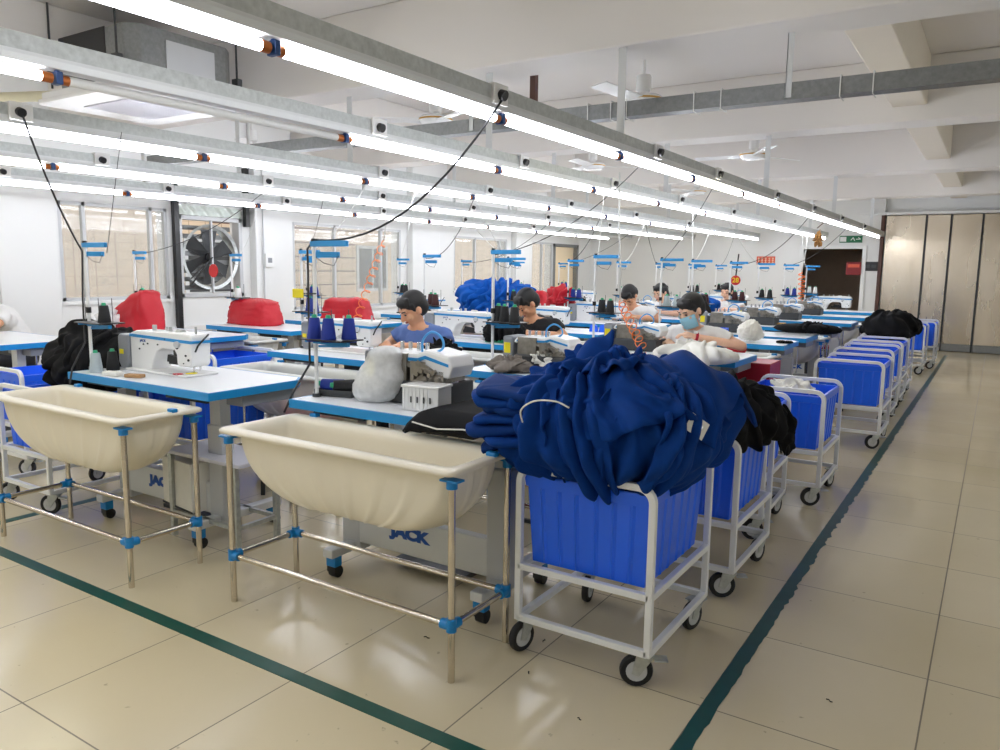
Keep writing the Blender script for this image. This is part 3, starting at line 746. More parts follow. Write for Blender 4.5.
# ---------------------------------------------------------------- sewing tables
TH = .80
def make_table(lockbrand=True):
    t = thing('sewing_table', '', 'table')
    # origin: left-front corner on the floor; top 1.2 x .62, cut corner at the operator's right-back
    P_ = [(0, 0), (1.2, 0), (1.2, .54), (1.13, .62), (0, .62)]
    I_ = [(.012, .012), (1.188, .012), (1.188, .535), (1.125, .608), (.012, .608)]
    top = B().prism(I_, TH - .034, TH + .0005, 'z').build('tabletop', 'lam', t)
    b = B(); n = 5
    vs = [(x, y, TH - .038) for x, y in P_] + [(x, y, TH) for x, y in P_] + [(x, y, TH) for x, y in I_] + [(x, y, TH - .038) for x, y in I_]
    fs = [];
    for k in range(n):
        c = (k + 1) % n
        for r in range(3): fs.append((r * n + k, r * n + c, (r + 1) * n + c, (r + 1) * n + k))
        fs.append((3 * n + k, 3 * n + c, c, k))
    b.add(vs, fs).build('edge_band', 'band', t)
    for x in (.2, 1.0):
        c = B().box(x - .055, x + .055, .17, .25, .1, .6).build('leg', 'lgrey', t, bev=.008)
        B().box(x - .04, x + .04, .18, .24, .6, TH - .034).build('inner_column', 'alu', c)
        B().box(x - .03, x + .03, .02, .56, .1, .14).build('foot', 'alu', t, bev=.006)
        for y in (.06, .52):
            k = B().box(x - .028, x + .028, y - .022, y + .022, .055, .13).build('caster_cap', 'clip', t, bev=.004)
            b = B(); b.cyl((x - .02, y + .01, .027), (x + .02, y + .01, .027), .027, n=16).box(x - .024, x + .024, y - .02, y + .02, .03, .06); b.build('caster', 'black', k, smooth=True)
    bm_ = B().box(.25, .95, .17, .22, .14, .30).build('cross_beam', 'alu', t, bev=.006)
    b = B(); b.box(.45, .8, .28, .56, TH - .13, TH - .04); b.box(.1, .4, .05, .5, TH - .06, TH - .038); b.build('motor_housing', 'dgrey', t)
    b = B(); b.box(.82, 1.16, .22, .55, TH - .10, TH - .045); b.build('drawer', 'grey', t, bev=.006)
    B().cyl((1.07, .3, TH - .1), (1.07, .3, .45), .006).build('knee_lifter', 'chrome', t)
    b = B(); b.box(.35, .75, .3, .55, .03, .05).bar((.38, .42, .05), (.38, .22, .2), .02).bar((.72, .42, .05), (.72, .22, .2), .02); b.build('pedal', 'dgrey', t)
    return t
def make_tray_table():
    pass
BRAND = 'JACK'

# ---------------------------------------------------------------- machines (needle end towards +X, operator on +Y)
def make_lock():
    t = thing('sewing_machine', '', 'sewing machine')
    prof = [(-.17, 0), (-.03, 0), (-.01, .06), (.015, .105), (.05, .122), (.135, .122), (.15, .1), (.152, .055), (.162, .045), (.235, .045), (.247, .06), (.25, .185), (.24, .2), (.18, .206), (-.13, .2), (-.17, .185)]
    b = B().prism(prof, -.05, .05); bd = b.build('body', 'enamel', t, bev=.012)
    B().box(-.165, .25, -.085, .085, 0, .012).build('bed', 'enamel', t, bev=.004)
    b = B(); b.prism([(-.17, .168), (.25, .158), (.262, .162), (.262, .172), (-.17, .182)], -.0525, .0525); b.build('blue_stripe', 'band', bd)
    m = B().prism([(-.25, .035), (-.232, .0), (-.19, .0), (-.172, .03), (-.172, .175), (-.235, .178), (-.25, .165)], -.06, .06).build('motor_box', 'grey', t, bev=.008)
    B().box(-.235, -.205, -.0625, -.0615, .075, .1).build('sticker', 'yellow', m)
    B().box(-.2525, -.251, -.03, .0, .07, .1).build('sticker', 'yellow', m)
    B().cyl((-.25, 0, .11), (-.265, 0, .11), .04, n=20).build('hand_wheel', 'black', t, smooth=True)
    b = B(); b.cyl((.2, 0, .045), (.2, 0, .01), .004).box(.185, .215, -.006, .006, .008, .014).cyl((.215, .02, .06), (.215, .02, .02), .004); b.build('needle_bar', 'chrome', t)
    b = B(); b.cyl((.22, 0, .2), (.22, 0, .235), .005).cyl((.05, 0, .2), (.05, 0, .225), .007).cyl((-.06, .0, .2), (-.06, 0, .228), .01).cyl((.1, 0, .205), (.14, 0, .205), .012).cyl((.0, .02, .2), (.0, .02, .222), .005); b.build('thread_guides', 'galv', t)
    b = B()
    for x, z, r in ((.232, .08, .006), (.215, .1, .005), (.16, .135, .008), (.17, .148, .005), (-.07, .135, .004), (-.04, .14, .004), (.03, .14, .004), (.2, .062, .003), (-.1, .11, .004), (.08, .17, .003)): b.cyl((x, -.051, z), (x, -.0545, z), r, n=10)
    b.build('screw_holes', 'black', bd)
    B().cyl((.165, -.05, .15), (.165, -.062, .15), .016, n=16).build('dial', 'lgrey', t, smooth=True)
    b = B(); b.tube([(.262, .03, .2), (.27, 0, .18), (.268, -.03, .15), (.262, -.04, .12)], .004); b.build('thread_lever', 'black', t)
    b = B(); b.bar((.12, -.03, .12), (.17, -.03, .07), .018).cyl((.14, -.045, .105), (.14, -.02, .105), .016).bar((.06, -.02, .075), (.15, -.01, .06), .02, .035).box(.03, .15, .0, .03, .04, .062); b.build('tension_arm', 'black', t)
    text('lettering', BRAND, .018, 'ink', bd, (-.075, -.0515, .152), (PI / 2, 0, 0))
    return t
def make_overlock():
    t = thing('overlock_machine', '', 'sewing machine')
    b = B().box(-.13, .13, -.09, .09, 0, .07); b.build('base', 'dgrey', t, bev=.008)
    b = B(); b.box(-.12, -.02, -.08, .08, .07, .15).box(.0, .05, -.085, .02, .07, .13).box(.06, .12, -.07, .05, .07, .105)
    for k in range(7): b.cyl((.02 + .016 * k, -.085, .085 + .01 * (k % 3)), (.02 + .016 * k, -.1, .085 + .01 * (k % 3)), .007, n=8)
    b.bar((-.02, -.07, .12), (.1, -.09, .1), .014).bar((.03, -.09, .13), (.12, -.05, .08), .012); b.build('mechanism', 'mech', t)
    top = B().prism([(-.15, .125), (-.13, .15), (.02, .152), (.05, .165), (.14, .15), (.155, .12), (.14, .085), (.07, .09), (.04, .12), (-.14, .12)], -.07, .06).build('head_cover', 'enamel', t, bev=.01)
    b = B(); b.prism([(-.13, .128), (.03, .130), (.05, .138), (.14, .120), (.14, .128), (.05, .148), (.02, .139), (-.13, .137)], -.0725, .0625); b.build('blue_stripe', 'band', top)
    m = B().box(-.21, -.15, -.07, .07, .0, .15).build('motor_box', 'grey', t, bev=.01)
    B().box(-.2, -.165, -.0715, -.0705, .07, .12).build('sticker', 'yellow', m)
    B().box(-.07, -.04, -.0715, -.0705, .126, .146).build('sticker', 'yellow', top)
    b = B(); b.tube(curve([(.0, -.02, .152), (.01, -.03, .19), (.045, -.03, .215), (.08, -.025, .20), (.09, -.03, .17), (.06, -.05, .15)]), .004); b.build('air_hose', 'tubing', t, smooth=True)
    b = B()
    for k in range(4): b.cyl((-.1 + .035 * k, -.0, .152), (-.1 + .035 * k, -.0, .178), .007, n=10)
    b.build('tension_knobs', 'chrome', t, smooth=True)
    b = B(); b.cyl((.1, -.02, .09), (.1, -.02, .072), .004).box(.07, .13, -.04, .0, .069, .074); b.build('presser_foot', 'chrome', t)
    return t

# ---------------------------------------------------------------- thread stands, cones, stools
def make_stand(H=.66):
    t = thing('thread_stand', '', 'thread stand')
    B().cyl((0, 0, 0), (0, 0, H), .009, n=10).build('pole', 'white', t, smooth=True)
    b = B(); b.cyl((0, 0, 0), (0, 0, .015), .02, n=14); b.build('base_nut', 'dgrey', t)
    for z, l, dy in ((H - .01, .2, .0), (H - .055, .12, .03)):
        b = B(); b.bar((-.015, dy * .3, z), (l, dy, z), .02, .024); b.build('guide_arm', 'band', t, bev=.002)
    b = B(); b.bar((-.01, 0, .24), (.2, 0, .235), .02, .018).bar((.02, 0, .22), (.18, 0.0, .23), .012, .01).bar((.0, -.06, .245), (.0, .06, .245), .014, .01); tr = b.build('tray_arm', 'band', t, bev=.002)
    b = B(); b.box(-.02, .22, -.075, .075, .25, .256); b.build('cone_tray', 'black', t, bev=.002)
    for x, y in ((.03, -.035), (.17, .035), (.1, .0)): B().cyl((x, y, .256), (x, y, .38), .002, n=6).build('spool_pin', 'dgrey', t)
    B().cyl((0, 0, H), (0, 0, H + .012), .012, n=10).build('pole_cap', 'black', t)
    B().cyl((0, 0, .30), (0, 0, .33), .014, n=10).build('pole_collar', 'black', t)
    b = B(); b.tube([(0, .0, .6), (.05, .01, .57), (.1, .02, .56), (.13, .02, H - .06)], .0016, 5); b.build('thread_wire', 'cableb', t)
    return t
def make_cone(m, h=.105, r=.034):
    t = thing('thread_cone', '', 'thread cone')
    b = B(); b.lathe([(0, 0), (r, 0), (r + .001, .006), (r * .68, h - .006), (r * .62, h), (0, h)], n=18).build('thread', m, t, smooth=True)
    B().lathe([(0, h), (.013, h), (.010, h + .014), (0, h + .014)], n=12).build('cone_core', 'green', t, smooth=True)
    return t
def make_stool():
    t = thing('work_stool', '', 'stool')
    B().box(-.24, .24, -.14, .14, .42, .455).build('seat', 'redpaint', t, bev=.008)
    for sx in (-1, 1):
        for sy in (-1, 1): B().bar((sx * .21, sy * .11, 0), (sx * .2, sy * .1, .42), .025).build('leg', 'dgrey', t)
    b = B(); b.bar((-.205, -.105, .15), (.205, -.105, .15), .018).bar((-.205, .105, .15), (.205, .105, .15), .018); b.build('stretcher', 'dgrey', t)
    return t

TUB2 = make_tub('tub2'); TUB, TABLE, LOCK, OVER, STAND, STOOL = make_tub(), make_table(), make_lock(), make_overlock(), make_stand(), make_stool()
CONES = {k: make_cone('cone_' + k) for k in ('blue', 'black', 'grey', 'brown', 'white')}
_u = set()
def put(proto, loc, label, group=None, rz=0):
    if proto.name in _u: return dup(proto, loc, rz, label, group)
    _u.add(proto.name); proto.location = loc; proto.rotation_euler = (0, 0, rz); proto['label'] = label
    if group: proto['group'] = group
    return proto

text('lettering', BRAND, .066, 'ink', TABLE, (.545, .1685, .235), (PI / 2, 0, 0), bold=.0045, sx=1.35)
# stations -----------------------------------------------------------
# column: (x of table left edge, name, [table front y...])
cols = [(-2.6, 'aisle-side row', [2.31, 3.6, 5.0, 6.36, 7.2, 8.5, 9.7, 11.1, 12.6]),
        (-4.2, 'middle row', [2.19, 3.55, 4.95, 6.3, 7.6, 8.95, 10.3, 11.7, 13.1]),
        (-7.0, 'window-side row', [2.62, 3.72, 4.75, 5.75, 7.3, 8.7, 10.1, 11.6])]
mtype = {(0, 0): 'B', (0, 1): 'O', (0, 2): 'O', (0, 3): '-', (0, 4): 'O', (0, 5): 'O', (0, 6): 'O', (0, 7): 'O', (0, 8): 'L',
         (1, 0): 'L', (1, 1): 'L', (1, 2): 'L', (1, 3): 'L', (1, 4): 'L', (1, 5): 'O', (1, 6): 'L', (1, 7): 'L', (1, 8): 'O',
         (2, 0): '-', (2, 1): 'C', (2, 2): 'C', (2, 3): 'C', (2, 4): 'L', (2, 5): 'L', (2, 6): 'C', (2, 7): 'L'}
notub = {(0, 4), (0, 6), (2, 0), (2, 1)}
conecol = ['blue', 'black', 'black', 'grey', 'blue', 'brown', 'black', 'blue', 'white']
for ci, (x0, cn, yl) in enumerate(cols):
    for k, y0 in enumerate(yl):
        w_ = ORD[k] + ' from camera' if k else 'nearest the camera'
        where = 'in the ' + cn + ', ' + w_
        xo = x0 + (.5 if (ci == 2 and k >= 1) else 0) - (0.1 if ci == 2 and k == 0 else 0)
        put(TABLE, (xo, y0, 0), 'white blue-edged sewing table ' + where, 'white sewing tables with blue edges')
        if (ci, k) not in notub:
            ty = y0 - .215 if k else (2.125 if ci == 0 else 1.965)
            tx = (-2.0 if ci == 0 else -3.595 if ci == 1 else xo + .6)
            put(TUB2 if k else TUB, (tx, ty, 0), ('greyish white' if k else 'cream') + ' fibreglass tub on steel pipe frame ' + where, 'cream tub trolleys')
        mt = mtype[(ci, k)]
        if mt == 'L': put(LOCK, (xo + .38, y0 + .33, TH + .001), 'white sewing machine with blue stripe ' + where, 'white straight-stitch machines').scale = (1.3, 1.2, 1.1)
        if mt == 'O': put(OVER, (xo + .40, y0 + .33, TH + .001), 'compact overlock sewing machine ' + where, 'compact overlock machines').scale = (1.25, 1.2, 1.25)
        if mt == 'B': put(OVER, (xo + .52, y0 + .32, TH + .001), 'overlock machine with open steel mechanism beside the plastic bag', 'compact overlock machines').scale = (1.35, 1.3, 1.45)
        if not (ci == 2 and k == 0):
            off = (-.09, .13) if ci == 1 and k == 0 else (.05, .12) if (ci, k) == (0, 0) else (.03, .3)
            sx, sy = xo + off[0], y0 + off[1]
            if (ci, k) == (1, 0): sx = -4.19
            st = put(STAND, (sx, sy, TH), 'white thread stand with blue guide arms ' + where, 'thread stands on the sewing tables', rz=R(-5 * (k % 3)))
            if (ci, k) == (0, 0): st.scale = (1, 1, 1.05)
            cc = conecol[(k + ci * 3) % 9] if not (ci == 0 and k == 0) else 'blue'
            spots = ((.05, .03, ''), (.16, -.02, '')) if ci or k else ((.03, -.035, ''), (.17, .035, ''), (.11, -.03, ''))
            if (ci, k) == (1, 0): cc = 'black'; spots = ((.15, .0, ''),)
            if (ci, k) == (0, 1): cc = 'black'; spots = ((.02, .03, ''), (.09, .0, ''), (.18, -.02, ''))
            if (ci, k) == (0, 4): cc = 'brown'
            if (ci, k) == (2, 1): cc = 'black'
            for q, (dx, dy, _) in enumerate(spots):
                a = R(-5 * (k % 3)); px = sx + dx * math.cos(a) - dy * math.sin(a); py = sy + dx * math.sin(a) + dy * math.cos(a)
                put(CONES[cc], (px, py, TH + .256), '%s thread cone, %s on the stand %s' % ({'blue': 'navy blue', 'black': 'black', 'grey': 'pale grey', 'brown': 'maroon', 'white': 'white'}[cc], ['left', 'right' if len(spots) == 2 else 'middle' , 'right'][q] if len(spots) > 1 else 'the only one', where.replace('in the ', '').replace(' from camera', '')), 'cones of sewing thread on the stands')
        hx = xo + (.62 if k else .75)
        put(STOOL, (hx, y0 + .62 + (.33 if k == 0 else .22), 0), 'red-topped work stool behind the table ' + where, 'red-topped work stools')
bpy.data.objects['work_stool']
# ---------------------------------------------------------------- cloth heaps
def nz(p, s=0): return noise.noise(Vector(p) + Vector((s * 7.3, s * 3.1, s * 5.7)))
def ridge(x):
    x = x - math.floor(x); v = 1 - abs(2 * x - 1); return v * v * (3 - 2 * v)
def heapR(radii, seed, lump=.12, flat=None):
    xp, xm, yp, ym, zp, zm = radii
    def f(d):
        a = xp if d.x > 0 else xm; b_ = yp if d.y > 0 else ym; c = zp if d.z > 0 else zm
        r = ((abs(d.x) / a) ** 2.3 + (abs(d.y) / b_) ** 2.3 + (abs(d.z) / c) ** 2.3) ** (-1 / 2.3)
        return r * (1 + lump * nz(d * 1.9, seed))
    return f
def cloth_patch(name, cen, Rf, az, el, sa, sb, seed, m, lift=.0, amp=.028, freq=9, rot=None, N=46, thick=.006, tail=0, zmin=None):
    """one crumpled garment lying over the heap: az/el centre direction, sa/sb angular half sizes"""
    rn = random.Random(seed); rot = rn.uniform(-.7, .7) if rot is None else rot
    D = Vector((math.cos(el) * math.cos(az), math.cos(el) * math.sin(az), math.sin(el)))
    U = D.cross(Vector((0, 0, 1)));
    if U.length < .1: U = Vector((1, 0, 0))
    U.normalize(); V = U.cross(D)
    U, V = U * math.cos(rot) + V * math.sin(rot), V * math.cos(rot) - U * math.sin(rot)
    vs = []; fs = []; nf = freq * .16
    for i in range(N + 1):
        for j in range(N + 1):
            a = 2 * i / N - 1; b_ = 2 * j / N - 1
            k = 1 + .10 * nz((a * 1.3, b_ * 1.3, 0), seed)
            A = a * sa * k * (1 - .08 * b_ * b_); Bb = b_ * sb * k * (1 - .08 * a * a) + .05 * sb * math.sin(a * nf * 3 + seed)
            d = (D + U * math.tan(max(-1.3, min(1.3, A))) + V * math.tan(max(-1.3, min(1.3, Bb)))).normalized()
            # long folds run along b_, fanned and bent by a slow warp; short cross creases fade in and out
            w1 = nz((a * .9, b_ * .7, 1), seed + 3); w2 = nz((a * 1.8, b_ * 1.1, 5), seed + 9)
            u = a * nf * (1 + .25 * b_) + w1 * 1.5 + w2 * .35
            m1 = .45 + .55 * ridge(nz((a * 1.1, b_ * 1.1, 6), seed) * 1.5 + .5)
            f = ridge(u) * m1
            v = b_ * nf * .8 + a * .6 + nz((a * 1.2, b_ * 1.2, 8), seed) * 2.2
            f += .30 * ridge(v) * max(0, nz((a * 1.5, b_ * 1.5, 12), seed) + .3) * 1.6
            f += .10 * ridge(u * 2.6 + .8 * w2) + .45 * nz((a * 1.2, b_ * 1.2, 4), seed)
            e = max(abs(a), abs(b_)); tuck = max(0, e - .9) / .1
            r = Rf(d) + lift + amp * (f - .3) * 1.6 - .008 * tuck * tuck
            p = Vector(cen) + d * r
            if zmin is not None and p.z < zmin: p.z = zmin + .002 * abs(f)
            vs.append(p)
    n1 = N + 1
    for i in range(N):
        for j in range(N): a = i * n1 + j; fs.append((a, a + n1, a + n1 + 1, a + 1))
    o = B().add(vs, fs).build(name, m, smooth='all')
    md = o.modifiers.new('Solidify', 'SOLIDIFY'); md.thickness = thick; md.offset = -1
    md = o.modifiers.new('Subdiv', 'SUBSURF'); md.levels = 1; md.render_levels = 1
    return o
def heap(base, cen, radii, specs, m, label_core, seed, group, lump=.12, zmin=None, amp=.028, core='garment_heap', cat='garments', freq=9):
    Rf = heapR(radii, seed, lump)
    # core: the packed rest of the heap, which nobody could count
    b = B(); n = 40; vs = []; fs = []
    for i in range(n + 1):
        el = -PI / 2 + PI * i / n
        for j in range(n * 2):
            az = PI * j / n; d = Vector((math.cos(el) * math.cos(az), math.cos(el) * math.sin(az), math.sin(el)))
            f = ridge(nz(d * 2.2, seed) * 3 + d.x * 2) * .6 + ridge(nz(d * 3.5, seed + 5) * 3) * .4
            p = Vector(cen) + d * (Rf(d) - .03 + amp * f)
            if zmin is not None and p.z < zmin: p.z = zmin
            vs.append(p)
    w2 = n * 2
    for i in range(n):
        for j in range(w2): a = i * w2 + j; c = i * w2 + (j + 1) % w2; fs.append((a, c, c + w2, a + w2))
    o = B().add(vs, fs).build(core, m, smooth='all'); tag(o, label_core, cat, None, 'stuff')
    for q, (az, el, sa, sb, lift, lab) in enumerate(specs):
        p = cloth_patch(base, cen, Rf, R(az), R(el), sa, sb, seed * 10 + q, m, lift, amp, zmin=zmin, freq=freq)
        tag(p, lab, 'garment', group)
    return o

G = 'navy garments draped over the front heap'
heap('navy_garment', (-1.15, 2.58, .82), (.37, .40, .40, .39, .20, .19), [
    (60, 30, .7, .7, .0, 'navy garment on the far side of the heap'),
    (150, 25, .6, .6, .0, 'navy garment at the back left of the heap'),
    (-158, 12, .5, .55, .0, 'navy garment at left end of the heap above the tub'),
    (5, 8, .5, .6, .01, 'navy garment hanging down over the right rail of nearest trolley'),
    (-118, -4, .36, .62, .012, 'navy garment bulging down at front left of the heap'),
    (-58, -6, .36, .66, .022, 'navy garment hanging over the front rail near its right corner'),
    (-88, -2, .34, .70, .032, 'navy garment hanging over the middle of the front rail'),
    (-30, -2, .36, .70, .034, 'navy garment drooping lowest over the right front corner'),
    (-125, 38, .5, .42, .03, 'navy garment crumpled on the heap shoulder, upper left'),
    (-66, 36, .5, .5, .045, 'navy garment folded across the heap front, centre right'),
    (-10, 40, .6, .5, .045, 'smooth navy garment spread over the heap right shoulder'),
    (-95, 66, .5, .45, .055, 'navy garment lying on the heap top, facing the camera'),
    ], 'navy', 'packed bulk of navy garments filling the nearest crate', 3, G, lump=.14, amp=.036, freq=11)
# folded stack on the left end of the heap
for q in range(7):
    z = .765 + q * .03; N_ = 48; b = B(); vs = []; fs = []
    for i in range(N_):
        a = 2 * PI * i / N_; rx = .15 + .012 * math.sin(3 * a + q); ry = .165 + .012 * math.sin(4 * a + q * 2)
        for s_, dz in ((.0, .004), (.7, .0), (.97, .003), (1.0, .014), (.99, .026), (.85, .033), (0, .034)):
            vs.append((rx * s_ * math.copysign(abs(math.cos(a)) ** .5, math.cos(a)), ry * s_ * math.copysign(abs(math.sin(a)) ** .5, math.sin(a)), dz + (.010 * nz((math.cos(a) * 2.5, math.sin(a) * 2.5, q)) + .006 * math.sin(3 * a + q * 2)) * s_))
    for i in range(N_):
        for k in range(6): a = i * 7 + k; c = ((i + 1) % N_) * 7 + k; fs.append((a, c, c + 1, a + 1))
    o = b.add(vs, fs).build('folded_navy_garment', 'navy' if q % 2 else 'navy2', smooth='all'); o.location = (-1.40 + .02 * math.sin(q * 2.1), 2.34 + .014 * math.cos(q * 1.7), z); o.rotation_euler = (R(3 + 2 * math.sin(q)), R(-9 + 2 * q), R(12 + 9 * math.sin(q * 2)))
    tag(o, 'folded navy garment at the heap left end, %s' % ['bottom of its stack', 'second from the bottom', 'third from the bottom', 'middle one', 'third from the top', 'second from the top', 'topmost of its stack'][q], 'garment', 'folded navy garments at the heap left end')
def sheet(fn, N_, M_, name, m, thick, label, cat, group=None):
    vs = [fn(i / (N_ - 1), j / (M_ - 1)) for i in range(N_) for j in range(M_)]; fs = []
    for i in range(N_ - 1):
        for j in range(M_ - 1): a = i * M_ + j; fs.append((a, a + M_, a + M_ + 1, a + 1))
    o = B().add(vs, fs).build(name, m, smooth='all'); md = o.modifiers.new('Solidify', 'SOLIDIFY'); md.thickness = thick; return tag(o, label, cat, group)
# ridge climbing from the left shoulder to the pointed peak
def peak(u, v):
    x = -1.52 + .36 * u; top = .96 + .215 * u ** 1.3 + .012 * math.sin(9 * u); w_ = .13 * (1 - .55 * u)
    y = 2.50 + w_ * 1.7 * (v - .5) * 2 + .02 * math.sin(8 * u); z = top - (abs(v - .42) * 2) ** 1.5 * (.17 + .10 * u) + .028 * ridge(u * 3.2 + v * 1.6 + .4 * math.sin(5 * v)) - .014
    return (x + .03 * math.sin(6 * v), y, z)
sheet(peak, 44, 34, 'navy_garment', 'navy', .012, 'navy garment rising to the pointed tip of the heap', 'garment', G)
def fold2(u, v):
    x = -1.47 + .30 * u + .02 * math.sin(5 * v); y = 2.36 - .05 * v + .02 * math.sin(7 * u); z = .94 + .13 * u - .20 * v + .03 * ridge(u * 4 + v * .8)
    return (x, y - .03 * ridge(u * 4 + v * .8), z)
sheet(fold2, 40, 24, 'navy_garment', 'navy', .01, 'navy garment with long slanting folds left of the heap centre', 'garment', G)
def dome(u, v):
    a = (u - .5) * 2; c = (v - .5) * 2; x = -.98 + .27 * a; y = 2.62 + .26 * c
    z = 1.075 - .13 * abs(a) ** 2.2 - .13 * abs(c) ** 2.2 + .034 * ridge(a * 1.3 + c * .9 + .7 * nz((a, c, 0), 3)) + .02 * nz((a * 2, c * 2, 0), 4)
    return (x, y, z)
sheet(dome, 40, 36, 'navy_garment', 'navy', .012, 'navy garment rounded smoothly over the right side of the heap top', 'garment', G)
cabl = curve([(-1.28, 2.13, .88), (-1.27, 2.10, .93), (-1.22, 2.10, .965), (-1.15, 2.11, .97), (-1.10, 2.11, .955)], 6)
tag(B().tube(cabl, .003, 6).build('piping', 'whitec', smooth='all'), 'thin white piping edge curving on the heap front', 'piping')
lb_ = B().box(-.035, .035, -.001, .001, -.03, .03).build('care_label', 'whitec'); lb_.location = (-.76, 2.33, .90); lb_.rotation_euler = (R(-20), R(35), R(40)); tag(lb_, 'small white label with a snap on the right of navy heap', 'label')
B().cyl((.012, -.001, .005), (.012, -.004, .005), .006).build('snap', 'chrome', lb_)

heap('black_garment', (-1.0, 3.4, .72), (.22, .22, .3, .3, .16, .1), [
    (-20, 20, .8, .8, .01, 'black garment drooping over the right rail of second trolley'),
    (60, 40, .8, .8, .015, 'black garment rolled on top of the second crate, far side'),
    (-110, 40, .8, .7, .01, 'black garment on the second crate next to navy heap')], 'blackc', 'bulk of black garments in the second aisle crate', 12, 'black garments on the second crate', amp=.03)
o = cloth_patch('black_garment', (-.80, 3.55, .66), heapR((.07, .09, .12, .12, .12, .14), 9, .1), 0, R(10), 1.2, 1.2, 55, 'blackc', 0, .02, rot=0); tag(o, 'black sleeve hanging outside the second trolley toward the aisle', 'garment', 'black garments on the second crate')
heap('black_garment', (-1.03, 10.0, .72), (.3, .32, .42, .42, .22, .1), [
    (-80, 30, .8, .8, .01, 'black garment on the front face of the far black heap'),
    (0, 40, .7, .8, .01, 'black garment on the aisle side of far black heap')], 'blackc', 'bulk of the far black garment heap over the eighth crate', 13, 'far black garments', amp=.03)
heap('black_garment', (-4.52, 2.6, .74), (.34, .30, .28, .28, .24, .14), [
    (-60, 20, .8, .8, .01, 'black garment hanging over the crate behind the left tub'),
    (-100, 50, .8, .8, .015, 'black garment piled up beside the front left thread stand'),
    (30, 35, .8, .8, .01, 'black garment sloping up toward the front left machine')], 'blackc', 'bulk of black garments on the crate behind left tub', 14, 'black garments behind the left tub', amp=.035)
heap('royal_blue_garment', (-4.5, 6.95, .98), (.46, .5, .3, .3, .26, .18), [
    (-90, 20, .7, .8, .01, 'royal blue garment on the front of the mid-room heap'),
    (-40, 45, .7, .7, .015, 'royal blue garment over the right of mid-room heap'),
    (-140, 40, .7, .7, .015, 'royal blue garment at the left shoulder of mid-room heap')], 'royal', 'bulk of the royal blue garment heap in the middle row', 15, 'royal blue garments in the middle row', amp=.05, zmin=.83)
heap('royal_blue_garment', (-3.06, 9.3, .98), (.22, .34, .2, .2, .1, .15), [
    (-90, 30, .8, .8, .01, 'royal blue garment before the woman in the white top')], 'royal', 'bulk of royal blue garments before woman in white top', 16, 'royal blue garments farther back', amp=.03, zmin=.81)
heap('white_garment', (-1.62, 4.82, .84), (.3, .3, .2, .22, .08, .05), [
    (-80, 40, .9, .8, .005, 'white garment on the table in front of the masked woman')], 'whitec', 'bulk of frilly white pieces beside the masked woman', 17, 'white garments by the masked woman', amp=.03, zmin=.803)
heap('grey_garment', (-2.32, 3.72, .83), (.16, .14, .1, .13, .05, .04), [
    (-80, 40, 1, .8, .004, 'grey brown garment on the second aisle-side table')], 'greige', 'bulk of the grey brown garment pile on second table', 18, 'grey garments', amp=.018, zmin=.803)
heap('white_garment', (-2.2, 3.92, .84), (.16, .16, .1, .1, .06, .05), [
    (-60, 50, 1, .8, .004, 'white garment behind the grey brown one, second aisle-side table')], 'whitec', 'bulk of white cloth on the second aisle-side table', 19, 'white garments second table', amp=.02, zmin=.803)
heap('black_garment', (-3.0, 3.95, .82), (.16, .12, .12, .12, .08, .12), [
    (-60, 40, .9, .9, .01, 'black garment being sewn by the man in blue')], 'blackc', 'bulk of black cloth beside the man in blue', 20, 'black garments by man in blue', amp=.025)
heap('black_garment', (-3.32, 5.2, .87), (.2, .18, .14, .14, .11, .08), [
    (-80, 30, .9, .9, .01, 'black garment in the hands of the man in black')], 'blackc', 'bulk of black cloth before the man in black', 21, 'black garments by man in black', amp=.03, zmin=.803)
heap('black_garment', (-1.45, 7.75, .85), (.28, .4, .14, .14, .06, .05), [
    (-80, 40, .9, .9, .005, 'black garment lying flat on the fifth aisle-side table')], 'blackc', 'bulk of flat black cloth on fifth aisle-side table', 22, 'flat black garments', amp=.015, zmin=.803)
heap('red_garment', (-4.3, 8.0, 1.02), (.17, .2, .14, .14, .15, .2), [
    (-80, 40, .9, .9, .01, 'red garment bundle standing on the middle row, farther back')], 'red', 'bulk of the red cloth bundle in the middle row', 23, 'red bundle', amp=.03, zmin=.83)
o = cloth_patch('white_cloth', (-1.05, 5.02, .58), heapR((.16, .16, .2, .2, .12, .1), 9, .1), 0, R(80), 1.0, 1.0, 56, 'whitec', 0, .02); tag(o, 'white cloth lying in the fourth aisle crate', 'cloth')

# black fabric sheet pack draped over the right end of the nearest aisle-side table
b = B(); nx, ny = 30, 24; vs = []; fs = []
for i in range(nx):
    for j in range(ny):
        u = i / (nx - 1); v = j / (ny - 1); x = -1.88 + .54 * u + .05 * v; y = 2.26 + .55 * v
        z = .822 + .008 * nz((x * 6, y * 6, 0), 2) + .012 * u
        if v < .13: z -= .055 * (1 - v / .13) ** 1.5
        if u < .06: z -= .015 * (1 - u / .06)
        vs.append((x, y - (.015 if v < .05 else 0), z))
for i in range(nx - 1):
    for j in range(ny - 1): a = i * ny + j; fs.append((a, a + ny, a + ny + 1, a + 1))
t = B().add(vs, fs).build('black_fabric_pack', 'blackc', smooth='all'); md = t.modifiers.new('Solidify', 'SOLIDIFY'); md.thickness = .016; md.offset = 1
tag(t, 'flat pack of black fabric draped over nearest aisle-side table end', 'fabric')
b = B(); b.tube([(-1.84, 2.24, .80), (-1.72, 2.237, .787), (-1.6, 2.238, .80), (-1.45, 2.24, .79), (-1.36, 2.26, .80)], .003, 6); b.build('white_piping', 'whitec', t)

